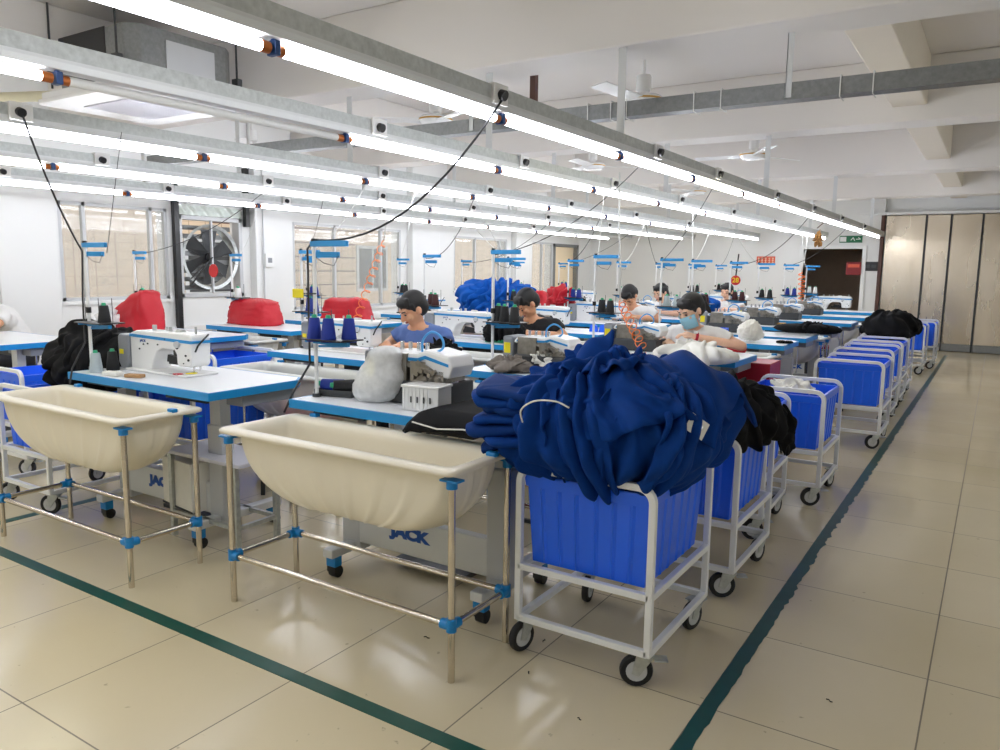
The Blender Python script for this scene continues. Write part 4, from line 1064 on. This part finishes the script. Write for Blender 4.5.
# red dust covers over machines by the windows
def cover(loc, L_, W_, H_, seed, label, tilt=0):
    b = B(); nu, nv = 44, 16; vs = []; fs = []
    for j in range(nv + 1):
        v = j / nv
        for i in range(nu):
            a = 2 * PI * i / nu; e = .55
            s = 1 - .30 * v ** 1.6
            if j > nv - 4: s *= 1 - .33 * (j - nv + 4)
            zz = H_ * min(1, v * 1.15) if j <= nv - 4 else H_ * 1.0
            w_ = .018 * nz((math.cos(a) * 3, math.sin(a) * 3, v * 2.5), seed) + .012 * ridge(nz((math.cos(a) * 2, math.sin(a) * 2, v * 3), seed) * 3)
            x = (L_ * s + w_) * math.copysign(abs(math.cos(a)) ** e, math.cos(a)); y = (W_ * s + w_) * math.copysign(abs(math.sin(a)) ** e, math.sin(a))
            zz += (.02 * nz((x * 8, y * 8, 1), seed) + tilt * x * v)
            vs.append((x, y, max(0, zz)))
    for j in range(nv):
        for i in range(nu): a = j * nu + i; c = j * nu + (i + 1) % nu; fs.append((a, c, c + nu, a + nu))
    fs += [tuple(range(nu)), tuple(range(len(vs) - nu, len(vs)))]
    o = B().add(vs, fs).build('machine_cover', 'red', smooth='all', loc=loc); return tag(o, label, 'cover', 'red nylon machine covers')
cover((-6.4, 3.98, .802), .27, .13, .30, 1, 'tall red nylon cover over machine behind the front left machine', .55)
cover((-6.2, 5.1, .802), .31, .15, .25, 2, 'red nylon machine cover on the table below the exhaust fan')
cover((-5.9, 6.08, .802), .32, .15, .25, 3, 'red nylon machine cover left of the orange coiled hose')
cover((-6.1, 10.4, .802), .3, .13, .25, 4, 'far red nylon machine cover near the window wall')
o = cloth_patch('crumpled_bag', (-6.52, 3.8, .90), heapR((.09, .09, .08, .08, .09, .09), 9, .2), R(-60), R(10), 1.3, 1.3, 57, 'plasticbag', 0, .03); tag(o, 'crumpled clear bag tied under the tall red cover', 'bag')

# plastic bag, box and tray on the nearest aisle-side table
b = B(); nu, nv = 40, 30; vs = []; fs = []
pr_ = [(.0, 0), (.075, 0), (.105, .02), (.12, .06), (.118, .10), (.105, .13), (.09, .16), (.085, .19), (.08, .215), (.06, .235), (.03, .245), (0, .247)]
b = B()
def bagpt(k, i):
    f = k / nv * (len(pr_) - 1); q = min(int(f), len(pr_) - 2); g = f - q; r = pr_[q][0] * (1 - g) + pr_[q + 1][0] * g; z = pr_[q][1] * (1 - g) + pr_[q + 1][1] * g
    a = 2 * PI * i / nu; r *= 1 + .10 * nz((math.cos(a) * 2.2, math.sin(a) * 2.2, z * 14), 4) + .05 * ridge(nz((math.cos(a) * 4, math.sin(a) * 4, z * 20), 5) * 3)
    return (r * math.cos(a) * 1.0 + (z * .32 if z > .12 else .04 * z / .12) , r * math.sin(a) * .75, z)
vs = [bagpt(k, i) for k in range(nv + 1) for i in range(nu)]
for k in range(nv):
    for i in range(nu): a = k * nu + i; c = k * nu + (i + 1) % nu; fs.append((a, c, c + nu, a + nu))
o = b.add(vs, fs).build('plastic_bag', 'plasticbag', smooth='all', loc=(-2.27, 2.50, .803)); tag(o, 'translucent plastic bag of white scraps on nearest aisle-side table', 'bag')
heap('white_scrap', (-2.27, 2.50, .87), (.08, .08, .06, .06, .05, .06), [], 'whitec', 'white scraps packed inside the translucent plastic bag', 31, None, amp=.02, zmin=.806, core='fabric_scraps', cat='scraps')
t = thing('waste_box', 'white ribbed box in front of the open overlock machine', 'box', (-1.95, 2.47, .802), R(8))
W_, D_, H_ = .17, .11, .095
b = B(); b.box(-W_ / 2, W_ / 2, -D_ / 2, D_ / 2, 0, H_)
for k in range(7): b.box(-W_ / 2 + .008 + k * .018, -W_ / 2 + .012 + k * .018, -D_ / 2 - .003, -D_ / 2, .005, H_)
b.build('box_body', 'white', t, bev=.003); B().box(-W_ / 2 - .006, W_ / 2 + .006, -D_ / 2 - .006, D_ / 2 + .006, H_, H_ + .012).build('lid', 'enamel', t, bev=.004)
b = B()
for q in range(4): B().box(-.045 + .03 * q, -.038 + .03 * q, -D_ / 2 - .0045, -D_ / 2 - .003, .035, .06).build('vent_slot', 'dgrey', t)
t = thing('tool_tray', 'dark grey plastic tray holding thread spools beside the plastic bag', 'tray', (-2.58, 2.44, .802), R(12))
b = B(); b.box(0, .2, 0, .13, 0, .006).box(0, .2, 0, .006, .006, .03).box(0, .2, .124, .13, .006, .03).box(0, .006, 0, .13, .006, .03).box(.194, .2, 0, .13, .006, .03); b.build('tray_body', 'dgrey', t, bev=.003)
o = put(CONES['blue'], (-2.47, 2.52, .84), 'dark blue thread cone lying in the dark grey tray', 'cones lying in the tray'); o.rotation_euler = (R(82), 0, R(-60))
o = put(CONES['black'], (-2.42, 2.55, .842), 'dark thread cone lying deeper in the dark grey tray', 'cones lying in the tray'); o.rotation_euler = (R(84), 0, R(-40))
# blue square pads + items on front left table
put(CONES['grey'], (-4.06, 2.27, .802), 'pale grey thread cone standing on the front left table', 'cones standing on the front left table')
put(CONES['black'], (-4.07, 2.37, .802), 'dark thread cone beside the pale grey one, front left table', 'cones standing on the front left table')
o = B().box(-.05, .05, -.02, .02, 0, .018).build('wooden_block', 'cork', loc=(-3.72, 2.28, .802), bev=.004); o.rotation_euler = (0, 0, R(20)); tag(o, 'small tan wooden block before the front left machine', 'block')
o = B().box(-.05, .05, -.025, .025, 0, .022).build('paper_box', 'whitec', loc=(-3.87, 2.25, .802), bev=.004); o.rotation_euler = (0, 0, R(15)); tag(o, 'small cream paper box on the front left table', 'box')
for q, (x, y, m_, cn_) in enumerate([(-3.60, 2.42, 'red', 'red'), (-3.55, 2.46, 'yellow', 'yellow')]):
    t = thing('snipping_scissors', cn_ + '-handled thread snips under the front left needle', 'scissors', (x, y, .815), R(20 + 50 * q))
    b = B()
    for s_ in (-1, 1):
        b.tube([(0, 0, 0), (.02, s_ * .012, 0), (.04, s_ * .014, 0), (.055, s_ * .004, 0)], .004, 6)
    b.build('handle', m_, t); B().bar((0, 0, 0), (-.05, .004, 0), .008, .002).bar((0, 0, 0), (-.05, -.004, .002), .008, .002).build('blade', 'chrome', t)

# side table with a white carton underneath, between the first two stations
t = thing('side_table', 'low white-topped side table between the two front tubs', 'table', (-3.22, 2.42, 0))
B().box(-.28, .3, -.14, .14, .435, .455).build('tabletop', 'linol', t, bev=.004)
for sx in (-1, 1):
    for sy in (-1, 1): B().bar((sx * .25, sy * .12, 0), (sx * .25, sy * .12, .435), .025).build('leg', 'galv', t)
b = B()
for sy in (-1, 1): b.bar((-.25, sy * .12, .13), (.25, sy * .12, .13), .02)
for sx in (-1, 1): b.bar((sx * .25, -.12, .13), (sx * .25, .12, .13), .02)
b.build('lower_frame', 'galv', t)
t = thing('carton', 'pale carton with black edging beneath the low side table', 'box', (-3.42, 2.36, .0), R(-8))
B().box(-.16, .14, -.06, .06, .15, .40).build('box_body', 'whitec', t, bev=.004)
b = B(); b.box(-.165, .145, -.064, -.06, .15, .158).box(-.08, -.075, -.064, -.06, .15, .40); b.build('edging', 'black', t)

# red bench tops seen behind the tubs
# lint and thread scraps on the floor
for q, (x, y) in enumerate([(-.98, 2.0), (-.9, 1.85), (-1.25, 2.15), (-1.05, 1.75), (-1.32, 2.38), (-.82, 1.72), (-1.7, 2.15), (-.35, 2.55), (-.55, 1.95), (-1.15, 1.65)]):
    a = rnd.uniform(0, 6.28); l = rnd.uniform(.006, .014)
    b = B(); b.tube([(-l, 0, .002), (-l * .3, l * .3, .004), (l * .4, -l * .1, .003), (l, l * .3, .002)], .0018, 5)
    o = b.build('thread_scrap', 'blackc', loc=(x, y, .0005)); o.rotation_euler = (0, 0, a); tag(o, 'tiny dark thread scrap on the floor tiles near the front', 'scrap', 'thread scraps on the floor')

# ---------------------------------------------------------------- cables and hoses
def sag(p, q, s, n=14):
    p = Vector(p); q = Vector(q); return [p.lerp(q, i / n) - Vector((0, 0, s * 4 * (i / n) * (1 - i / n))) for i in range(n + 1)]
def cable(pts, r, m, label, name='power_cable', cat='cable', group=None):
    return tag(B().tube(pts, r, 6).build(name, m, smooth='all'), label, cat, group)
cable(sag((-1.78, 2.77, 2.09), (-2.55, 2.43, 1.5), .17), .005, 'cableb', 'thick black cable sagging from aisle-side socket to the nearest stand')
cable([(-2.55, 2.43, 1.5), (-2.58, 2.42, 1.46), (-2.575, 2.415, 1.2), (-2.57, 2.41, .95), (-2.6, 2.33, .82), (-2.61, 2.29, .74)], .005, 'cableb', 'black cable running down the nearest aisle-side thread stand')
cable(sag((-3.98, 1.94, 2.09), (-4.2, 2.31, 1.45), .05) + [Vector((-4.215, 2.305, 1.2)), Vector((-4.21, 2.3, .95)), Vector((-4.17, 2.2, .82)), Vector((-4.05, 2.12, .76))], .0055, 'cableb', 'grey-black cable dropping to the front left thread stand')
for q, (p, z_, s_) in enumerate([((-4.0, 2.45, 2.08), (-4.0, 2.4, 1.44), .0)]):
    cable(sag(p, (-3.98, 2.32, 1.44), .0), .002, 'cableb', 'thin wire from a socket to the front left guide arm')
for ci, (x0, cn, yl) in enumerate(cols):
    for k, y0 in enumerate(yl[1:], 1):
        xo = x0 + (.5 if ci == 2 else 0); sx, sy = xo + .03, y0 + .3
        X = (-1.85, -4.05, -5.35)[ci] if k % 2 else (-2.8, -4.05, -6.75)[ci]
        cable(sag((X, y0 + (.9 if k % 3 else -.5), 2.07), (sx, sy, TH + .665), .05 + .06 * ((k * 7) % 3)), .003 if k < 4 else .004, 'cableb' if (k + ci) % 2 else 'cablew',
              'thin sagging cable to the thread stand in the %s, %s' % (cn, ORD[k] + ' from camera'), group='cables down to the thread stands')
def coil(p, q, r, turns, label, thin=.0035):
    p = Vector(p); q = Vector(q); n = turns * 14; d = q - p; L_ = d.length; d.normalize(); u = d.cross(Vector((0, 1, 0))).normalized(); v = d.cross(u); pts = []
    for i in range(n + 1):
        f = i / n; a = 2 * PI * turns * f; e = min(1, f * 12, (1 - f) * 12)
        pts.append(p.lerp(q, f) + (u * math.cos(a) + v * math.sin(a)) * r * e)
    return cable(pts, thin, 'orange', label, 'coiled_air_hose', 'hose', 'orange coiled air hoses')
coil((-4.41, 5.0, 1.61), (-4.12, 4.3, .88), .03, 12, 'orange coiled air hose left of the man in blue')
coil((-2.36, 5.3, 1.16), (-1.78, 4.4, .88), .03, 9, 'orange coiled air hose above the navy heap')
coil((-2.87, 14, 1.39), (-2.84, 14, .9), .055, 6, 'orange coiled air hose by the far doorway', .008)
cable([(-2.42, 5.35, 2.1), (-2.4, 5.33, 1.7), (-2.37, 5.31, 1.4), (-2.36, 5.3, 1.16)], .007, 'cablew', 'white air line hanging above the navy heap', 'air_line', 'hose')
cable([(-4.1, 5.1, 2.1), (-4.2, 5.1, 1.9), (-4.38, 5.0, 1.75), (-4.41, 5.0, 1.61)], .005, 'cablew', 'thin white air line above the left coiled hose', 'air_line', 'hose')
cable([(-2.8, 13.9, 2.1), (-2.82, 14.0, 1.8), (-2.86, 14, 1.5), (-2.87, 14, 1.39)], .01, 'cablew', 'white air line above the far coiled hose', 'air_line', 'hose')
# extra details near stands
t = thing('tag_board', 'yellow plastic tag clipped to the nearest aisle-side stand', 'tag', (-2.6, 2.38, 1.265))
B().box(-.035, .03, -.004, .004, -.02, .02).build('board', 'yellow', t, bev=.003); B().cyl((.033, .0, 0), (.08, .03, 0), .003).build('hook', 'dgrey', t)
t = thing('number_disc', 'round red station disc with yellow number 28', 'sign', (-2.54, 8.9, 1.285))
B().cyl((0, 0, 0), (0, .01, 0), .055, n=32).build('disc', 'paperred', t); text('number', '28', .075, 'yellow', t, (0, -.001, 0), (PI / 2, 0, 0), bold=.001)
b = B(); b.cyl((0, .005, .055), (.02, .005, .3), .008); b.build('hanger', 'black', t)
t = thing('number_disc', 'round red disc on the stand before the exhaust fan', 'sign', (-5.02, 3.75, 1.34))
B().cyl((0, 0, 0), (0, .008, 0), .05, n=32).build('disc', 'paperred', t)
o = cloth_patch('brown_tassel', (-2.0, 10.6, 1.80), heapR((.055, .055, .04, .04, .15, .17), 9, .2), R(-80), 0, 1.3, 1.3, 58, 'fibre', 0, .02); tag(o, 'brown fibre bundle hanging from the trunking near far doorway', 'bundle')
cable([(-2.02, 10.6, 1.95), (-1.9, 10.6, 2.06)], .006, 'brown', 'short brown cord holding the hanging fibre bundle', 'cord', 'cord')
# blue squares bins on machine area, red box
t = thing('red_box', 'red wooden box between the white heap and grey tub', 'box', (-1.55, 5.72, .0))
B().box(-.2, .24, -.16, .16, .56, .74).build('box_body', 'redpaint', t, bev=.006)
for sx in (-1, 1): b = B(); b.box(sx * .16, sx * .16 + .03, -.14, .14, 0, .5); b.build('leg', 'redpaint', t)
# small clutter on the farther tables
t = thing('basket', 'small blue plastic basket right of the masked woman', 'basket', (-2.05, 6.62, TH + .002))
b = B(); b.box(-.1, .1, -.07, .07, 0, .005)
for k in range(9): x = -.1 + k * .025; b.box(x - .003, x + .003, -.073, -.067, 0, .09).box(x - .003, x + .003, .067, .073, 0, .09)
for z in (.02, .05, .085): b.box(-.103, .103, -.074, -.066, z, z + .012).box(-.103, .103, .066, .074, z, z + .012).box(-.104, -.096, -.07, .07, z, z + .012).box(.096, .104, -.07, .07, z, z + .012)
b.build('basket_body', 'crate', t)
heap('white_bag', (-1.72, 6.55, .86), (.12, .12, .1, .1, .14, .06), [], 'whitec', 'white plastic bag standing in a cone on the fourth aisle-side table', 41, None, amp=.02, zmin=.803, core='plastic_bag', cat='bag')
heap('cap', (-1.45, 6.6, .81), (.09, .09, .07, .07, .03, .02), [], 'blackc', 'small black cloth pad on the fourth aisle-side table', 42, None, amp=.008, zmin=.803, core='cloth_pad', cat='cloth')
heap('cap', (-1.72, 6.18, .76), (.1, .1, .07, .07, .05, .03), [], 'red', 'small red cloth mound on the rim of the fourth aisle-side tub', 43, None, amp=.008, zmin=.742, core='cloth_mound', cat='cloth')
for q, (x, y, m_, lab) in enumerate([(-3.15, 6.6, 'crate', 'two blue plastic rests on the fourth middle-row table'), (-2.1, 8.9, 'gold', 'tan card sheet stack on the sixth aisle-side table'), (-3.3, 5.15, 'green', 'green scissor-handle scrap tray on the third middle-row table')]):
    t = thing(['parts_rest', 'card_stack', 'scrap_tray'][q], lab, ['rest', 'card', 'tray'][q], (x, y, TH + .002))
    if q == 0:
        for s in (-1, 1): B().prism([(s * .05 - .04, 0), (s * .05 + .04, 0), (s * .05 + .03, .06), (s * .05, .075), (s * .05 - .03, .06)], -.02, .02).build('rest', m_, t, bev=.004)
    else:
        b = B()
        for k in range(3): b.box(-.12 + .01 * k, .12 + .006 * k, -.07, .07, .008 * k, .008 * k + .006)
        b.build('sheets', m_, t)
t = thing('red_cap', 'small red cloth cap on the fourth aisle-side table', 'cap', (-1.85, 6.28, TH + .001))
# ---------------------------------------------------------------- people
def capsule(b, p, q, r1, r2, n=14):
    p = Vector(p); q = Vector(q); b.cyl(p, q, r1, r2, n); b.ball(p, r1, n); b.ball(q, r2, n)
def remesh(o, vox, smooth=3):
    md = o.modifiers.new('Remesh', 'REMESH'); md.mode = 'VOXEL'; md.voxel_size = vox; md.use_smooth_shade = True
    if smooth: ms = o.modifiers.new('Smooth', 'SMOOTH'); ms.iterations = smooth; ms.factor = .5
def person(label, loc, rz=0, shirt='shirt_white', skin='skin', pitch=35, yaw=0, lean=0, female=False, mask=False, hair='short', arms=None, sleeve=.55, watch=False):
    t = thing('person', label, 'person', loc, rz)
    L_ = math.sin(R(lean))
    pel = Vector((0, 0, .54)); wai = Vector((0, -.03 - .1 * L_, .70)); che = Vector((0, -.09 - .3 * L_, .87)); nek = Vector((0, -.13 - .42 * L_, .975)); sk = .92 if female else 1
    hd = nek + Vector((0, -.045 - .05 * L_, .12))
    arms = arms or [((-.27, -.22, .83), (-.09, -.44, .86)), ((.27, -.22, .83), (.10, -.44, .86))]
    b = B()
    capsule(b, pel + Vector((-.06, 0, 0)), pel + Vector((.06, 0, 0)), .115, .115)
    capsule(b, pel, wai, .12 * sk, .115 * sk); capsule(b, wai, che, .115 * sk, .125 * sk)
    capsule(b, che + Vector((-.09 * sk, 0, .01)), che + Vector((.09 * sk, 0, .01)), .095 * sk, .095 * sk)
    capsule(b, che, nek, .10 * sk, .06 * sk); capsule(b, nek + Vector((0, .01, -.02)), hd + Vector((0, .03, -.03)), .052 * sk, .05 * sk)
    sh = []
    for s, (el, ha) in zip((-1, 1), arms):
        S = che + Vector((s * .175 * sk, -.0, .045)); sh.append(S); el = Vector(el); ha = Vector(ha)
        capsule(b, nek + Vector((s * .03, .01, -.03)), S, .05, .052 * sk); capsule(b, S, el, .05 * sk, .04 * sk); capsule(b, el, ha, .04 * sk, .026 * sk)
        # hand: palm, four bent fingers, a thumb from the palm's side
        d = (ha - el).normalized(); side = d.cross(Vector((0, 0, 1))).normalized(); up = side.cross(d)
        palm = ha + d * .055; capsule(b, ha + d * .012, palm, .022, .028, 10); b.ball(palm + side * .012, .02, 8); b.ball(palm - side * .012, .02, 8)
        for k, (o_, ln) in enumerate(zip((-.027, -.009, .009, .027), (.052, .062, .058, .045))):
            k0 = palm + side * o_ + d * .018; k1 = k0 + d * ln * .55 - up * .008; k2 = k1 + d * ln * .35 - up * .03
            capsule(b, k0, k1, .0095, .0085, 8); capsule(b, k1, k2, .0085, .0075, 8)
        th = ha + d * .03 - side * s * .024; t1 = th - side * s * .022 + d * .025 - up * .006; t2 = t1 + d * .026 - up * .01
        capsule(b, th, t1, .011, .010, 8); capsule(b, t1, t2, .010, .008, 8)
    HM = Matrix.Translation(hd) @ Matrix.Rotation(R(yaw), 4, 'Z') @ Matrix.Rotation(R(pitch), 4, 'X')
    def hp(x, y, z): return HM @ Vector((x, y, z))
    b.ball((0, .012, .03), (.076, .093, .088), 24, HM); b.ball((0, -.018, -.022), (.06, .07, .082), 24, HM); b.ball((0, -.045, -.075), (.032, .03, .028), 14, HM)
    capsule(b, hp(0, -.088, .012), hp(0, -.104, -.024), .009, .014, 10); b.ball((-.012, -.092, -.027), .009, 8, HM); b.ball((.012, -.092, -.027), .009, 8, HM)
    for s in (-1, 1):
        b.ball((s * .077, .008, -.004), (.012, .02, .032), 12, HM); b.ball((s * .04, -.062, -.02), (.026, .022, .026), 12, HM); b.ball((s * .03, -.078, .03), (.024, .012, .01), 10, HM)
    # legs, seated
    for s in (-1, 1):
        hip = pel + Vector((s * .09, -.02, -.01)); kn = Vector((s * .14, -.43, .50)); an = Vector((s * .14, -.40, .09))
        capsule(b, hip, kn, .085, .062); capsule(b, kn, an, .058, .036); capsule(b, an + Vector((0, .03, -.035)), an + Vector((0, -.15, -.055)), .036, .03)
    body = b.build('body', skin, t); remesh(body, .0075, 2)
    # face
    for s in (-1, 1):
        b = B(); b.ball((s * .031, -.081, .008), (.015, .006, .0045), 10, HM); b.build('eye', 'eye', t, smooth='all')
        b = B(); b.bar(hp(s * .017, -.091, .031), hp(s * .05, -.078, .034), .005, .007); b.build('eyebrow', 'hair', t)
    if not mask:
        b = B(); b.ball((0, -.086, -.052), (.02, .008, .006), 10, HM); b.build('mouth', 'lip', t, smooth='all')
    else:
        b = B(); vs = []; fs = []; n1 = 16; n2 = 10
        for i in range(n1 + 1):
            for j in range(n2 + 1):
                a = -1.25 + 2.5 * i / n1; z = .0 - .105 * j / n2; rr = .083 - .010 * abs(j / n2 - .4) + .022 * math.exp(-(a / .4) ** 2) * (1 - j / n2 * .5)
                vs.append(HM @ Vector((math.sin(a) * (rr - .002), -.012 - math.cos(a) * rr * 1.02 - .006 * (j % 3 == 0), z)))
        for i in range(n1):
            for j in range(n2): a = i * (n2 + 1) + j; fs.append((a, a + n2 + 1, a + n2 + 2, a + 1))
        mk = b.add(vs, fs).build('face_mask', 'mask', t, smooth='all'); mk.modifiers.new('Solidify', 'SOLIDIFY').thickness = .002
        b = B()
        for s in (-1, 1): b.tube([hp(s * .068, -.04, -.012), hp(s * .08, -.01, .006), hp(s * .085, .02, .012)], .0015, 5)
        b.build('ear_loop', 'whitec', mk)
    # hair
    b = B(); b.ball((0, .026, .042), (.086, .098, .088), 26, HM); b.ball((0, .05, .005), (.08, .075, .085), 22, HM); b.ball((0, -.03, .078), (.068, .055, .04), 18, HM)
    for k in range(9): x = -.06 + .015 * k; capsule(b, hp(x, -.03, .098), hp(x * 1.02 + .006, -.074 + abs(x) * .4, .058 - .010 * (k % 3)), .016, .007, 8)
    for s in (-1, 1): capsule(b, hp(s * .074, -.02, .05), hp(s * .076, -.022, .008), .014, .008, 8)
    if hair == 'tied': b.ball((0, .125, .02), (.038, .045, .04), 14, HM); capsule(b, hp(0, .13, .01), hp(.01, .15, -.1), .03, .015)
    h = b.build('hair', 'hair', t); remesh(h, .006, 3)
    # shirt
    b = B(); g = .014
    capsule(b, pel + Vector((-.05, 0, .03)), pel + Vector((.05, 0, .03)), .115 + g, .115 + g); capsule(b, pel + Vector((0, 0, .03)), wai, .12 * sk + g, .12 * sk + g); capsule(b, wai, che, .12 * sk + g, .125 * sk + g)
    capsule(b, che + Vector((-.09 * sk, 0, .01)), che + Vector((.09 * sk, 0, .01)), .095 * sk + g, .095 * sk + g); b.ball(che.lerp(nek, .45), .088 * sk + g * .6, 14)
    for s, S, (el, ha) in zip((-1, 1), sh, arms):
        el = Vector(el); capsule(b, nek + Vector((s * .06, .02, -.055)), S, .05 + g, .052 * sk + g); e2 = S.lerp(el, sleeve); b.cyl(S, e2, .052 * sk + g, .054 * sk + g, 14); b.ball(S, .052 * sk + g, 14)
    s_ = b.build('shirt', shirt, t); remesh(s_, .010, 2)
    tx = bpy.data.textures.get('cloth_wrinkle') or bpy.data.textures.new('cloth_wrinkle', 'CLOUDS'); tx.noise_scale = .07
    dm = s_.modifiers.new('Wrinkle', 'DISPLACE'); dm.texture = tx; dm.strength = .016; dm.mid_level = .5
    b = B()
    capsule(b, pel + Vector((-.06, 0, -.01)), pel + Vector((.06, 0, -.01)), .125, .125)
    for s in (-1, 1):
        hip = pel + Vector((s * .09, -.02, -.01)); kn = Vector((s * .14, -.43, .50)); an = Vector((s * .14, -.40, .12)); capsule(b, hip, kn, .095, .072); b.cyl(kn, an, .068, .055, 14)
    p_ = b.build('trousers', 'trouser', t); remesh(p_, .012, 2)
    for s in (-1, 1):
        b = B(); capsule(b, Vector((s * .14, -.37, .045)), Vector((s * .14, -.56, .035)), .042, .036, 12); o = b.build('shoe', 'black', t, smooth='all')
    if watch:
        el, ha = [Vector(v) for v in arms[1]]; d = (ha - el).normalized(); w0 = ha - d * .02
        o = B().cyl(w0 - d * .009, w0 + d * .009, .034, .033, 16).build('watch', 'redpaint', t, smooth=True)
        up = Vector((0, -.3, 1)).normalized(); B().cyl(w0 + up * .03, w0 + up * .038, .016, n=16).build('watch_face', 'enamel', o, smooth=True)
    return t
person('man in blue T-shirt bending over a sewing machine', (-3.40, 4.42, 0), 0, 'shirt_blue', 'skin', 32, -22, 12)
person('woman with pale blue face mask and white T-shirt, head bowed', (-1.91, 5.85, 0), 0, 'shirt_white', 'skin2', 30, -28, 12, True, True, 'tied', watch=True,
       arms=[((-.27, -.2, .83), (-.12, -.42, .86)), ((.36, -.16, .84), (.06, -.36, .91))])
person('man in black T-shirt half hidden behind dark thread cones', (-3.28, 5.87, 0), 0, 'shirt_black', 'skin', 45, -30, 25)
person('person in white bent low, only dark hair and back visible', (-3.52, 8.6, 0), 0, 'shirt_white', 'skin', 60, -10, 32, hair='short')
person('woman in white top with dark hair tied back, looking down', (-3.71, 9.82, 0), 0, 'shirt_white', 'skin2', 22, -15, 5, True, hair='tied', sleeve=.2)
person('farthest person with dark hair, seated beside the red number disc', (-3.26, 11.2, 0), 0, 'shirt_white', 'skin2', 15, -5, 0, True, hair='tied')
person('person in loose white shirt at the left edge of the picture', (-7.46, 3.5, 0), R(-20), 'shirt_white', 'skin', 30, -20, 10)
# ---------------------------------------------------------------- light level
SC.view_settings.exposure = .16
SC.cycles.use_denoising = True
SC.cycles.max_bounces = 7; SC.cycles.diffuse_bounces = 4; SC.cycles.glossy_bounces = 3; SC.cycles.transmission_bounces = 3; SC.cycles.transparent_max_bounces = 8
SC.cycles.sample_clamp_indirect = 6; SC.cycles.caustics_reflective = False; SC.cycles.caustics_refractive = False
# anything left over that never got its place is removed
for o in list(bpy.data.objects):
    if o.parent is None and o.get('label') == '' :
        for c in kids(o):
            for g in kids(c): bpy.data.objects.remove(g)
            bpy.data.objects.remove(c)
        bpy.data.objects.remove(o)
for o in [o for o in bpy.data.objects if o.name.startswith('red_cap')]: bpy.data.objects.remove(o)
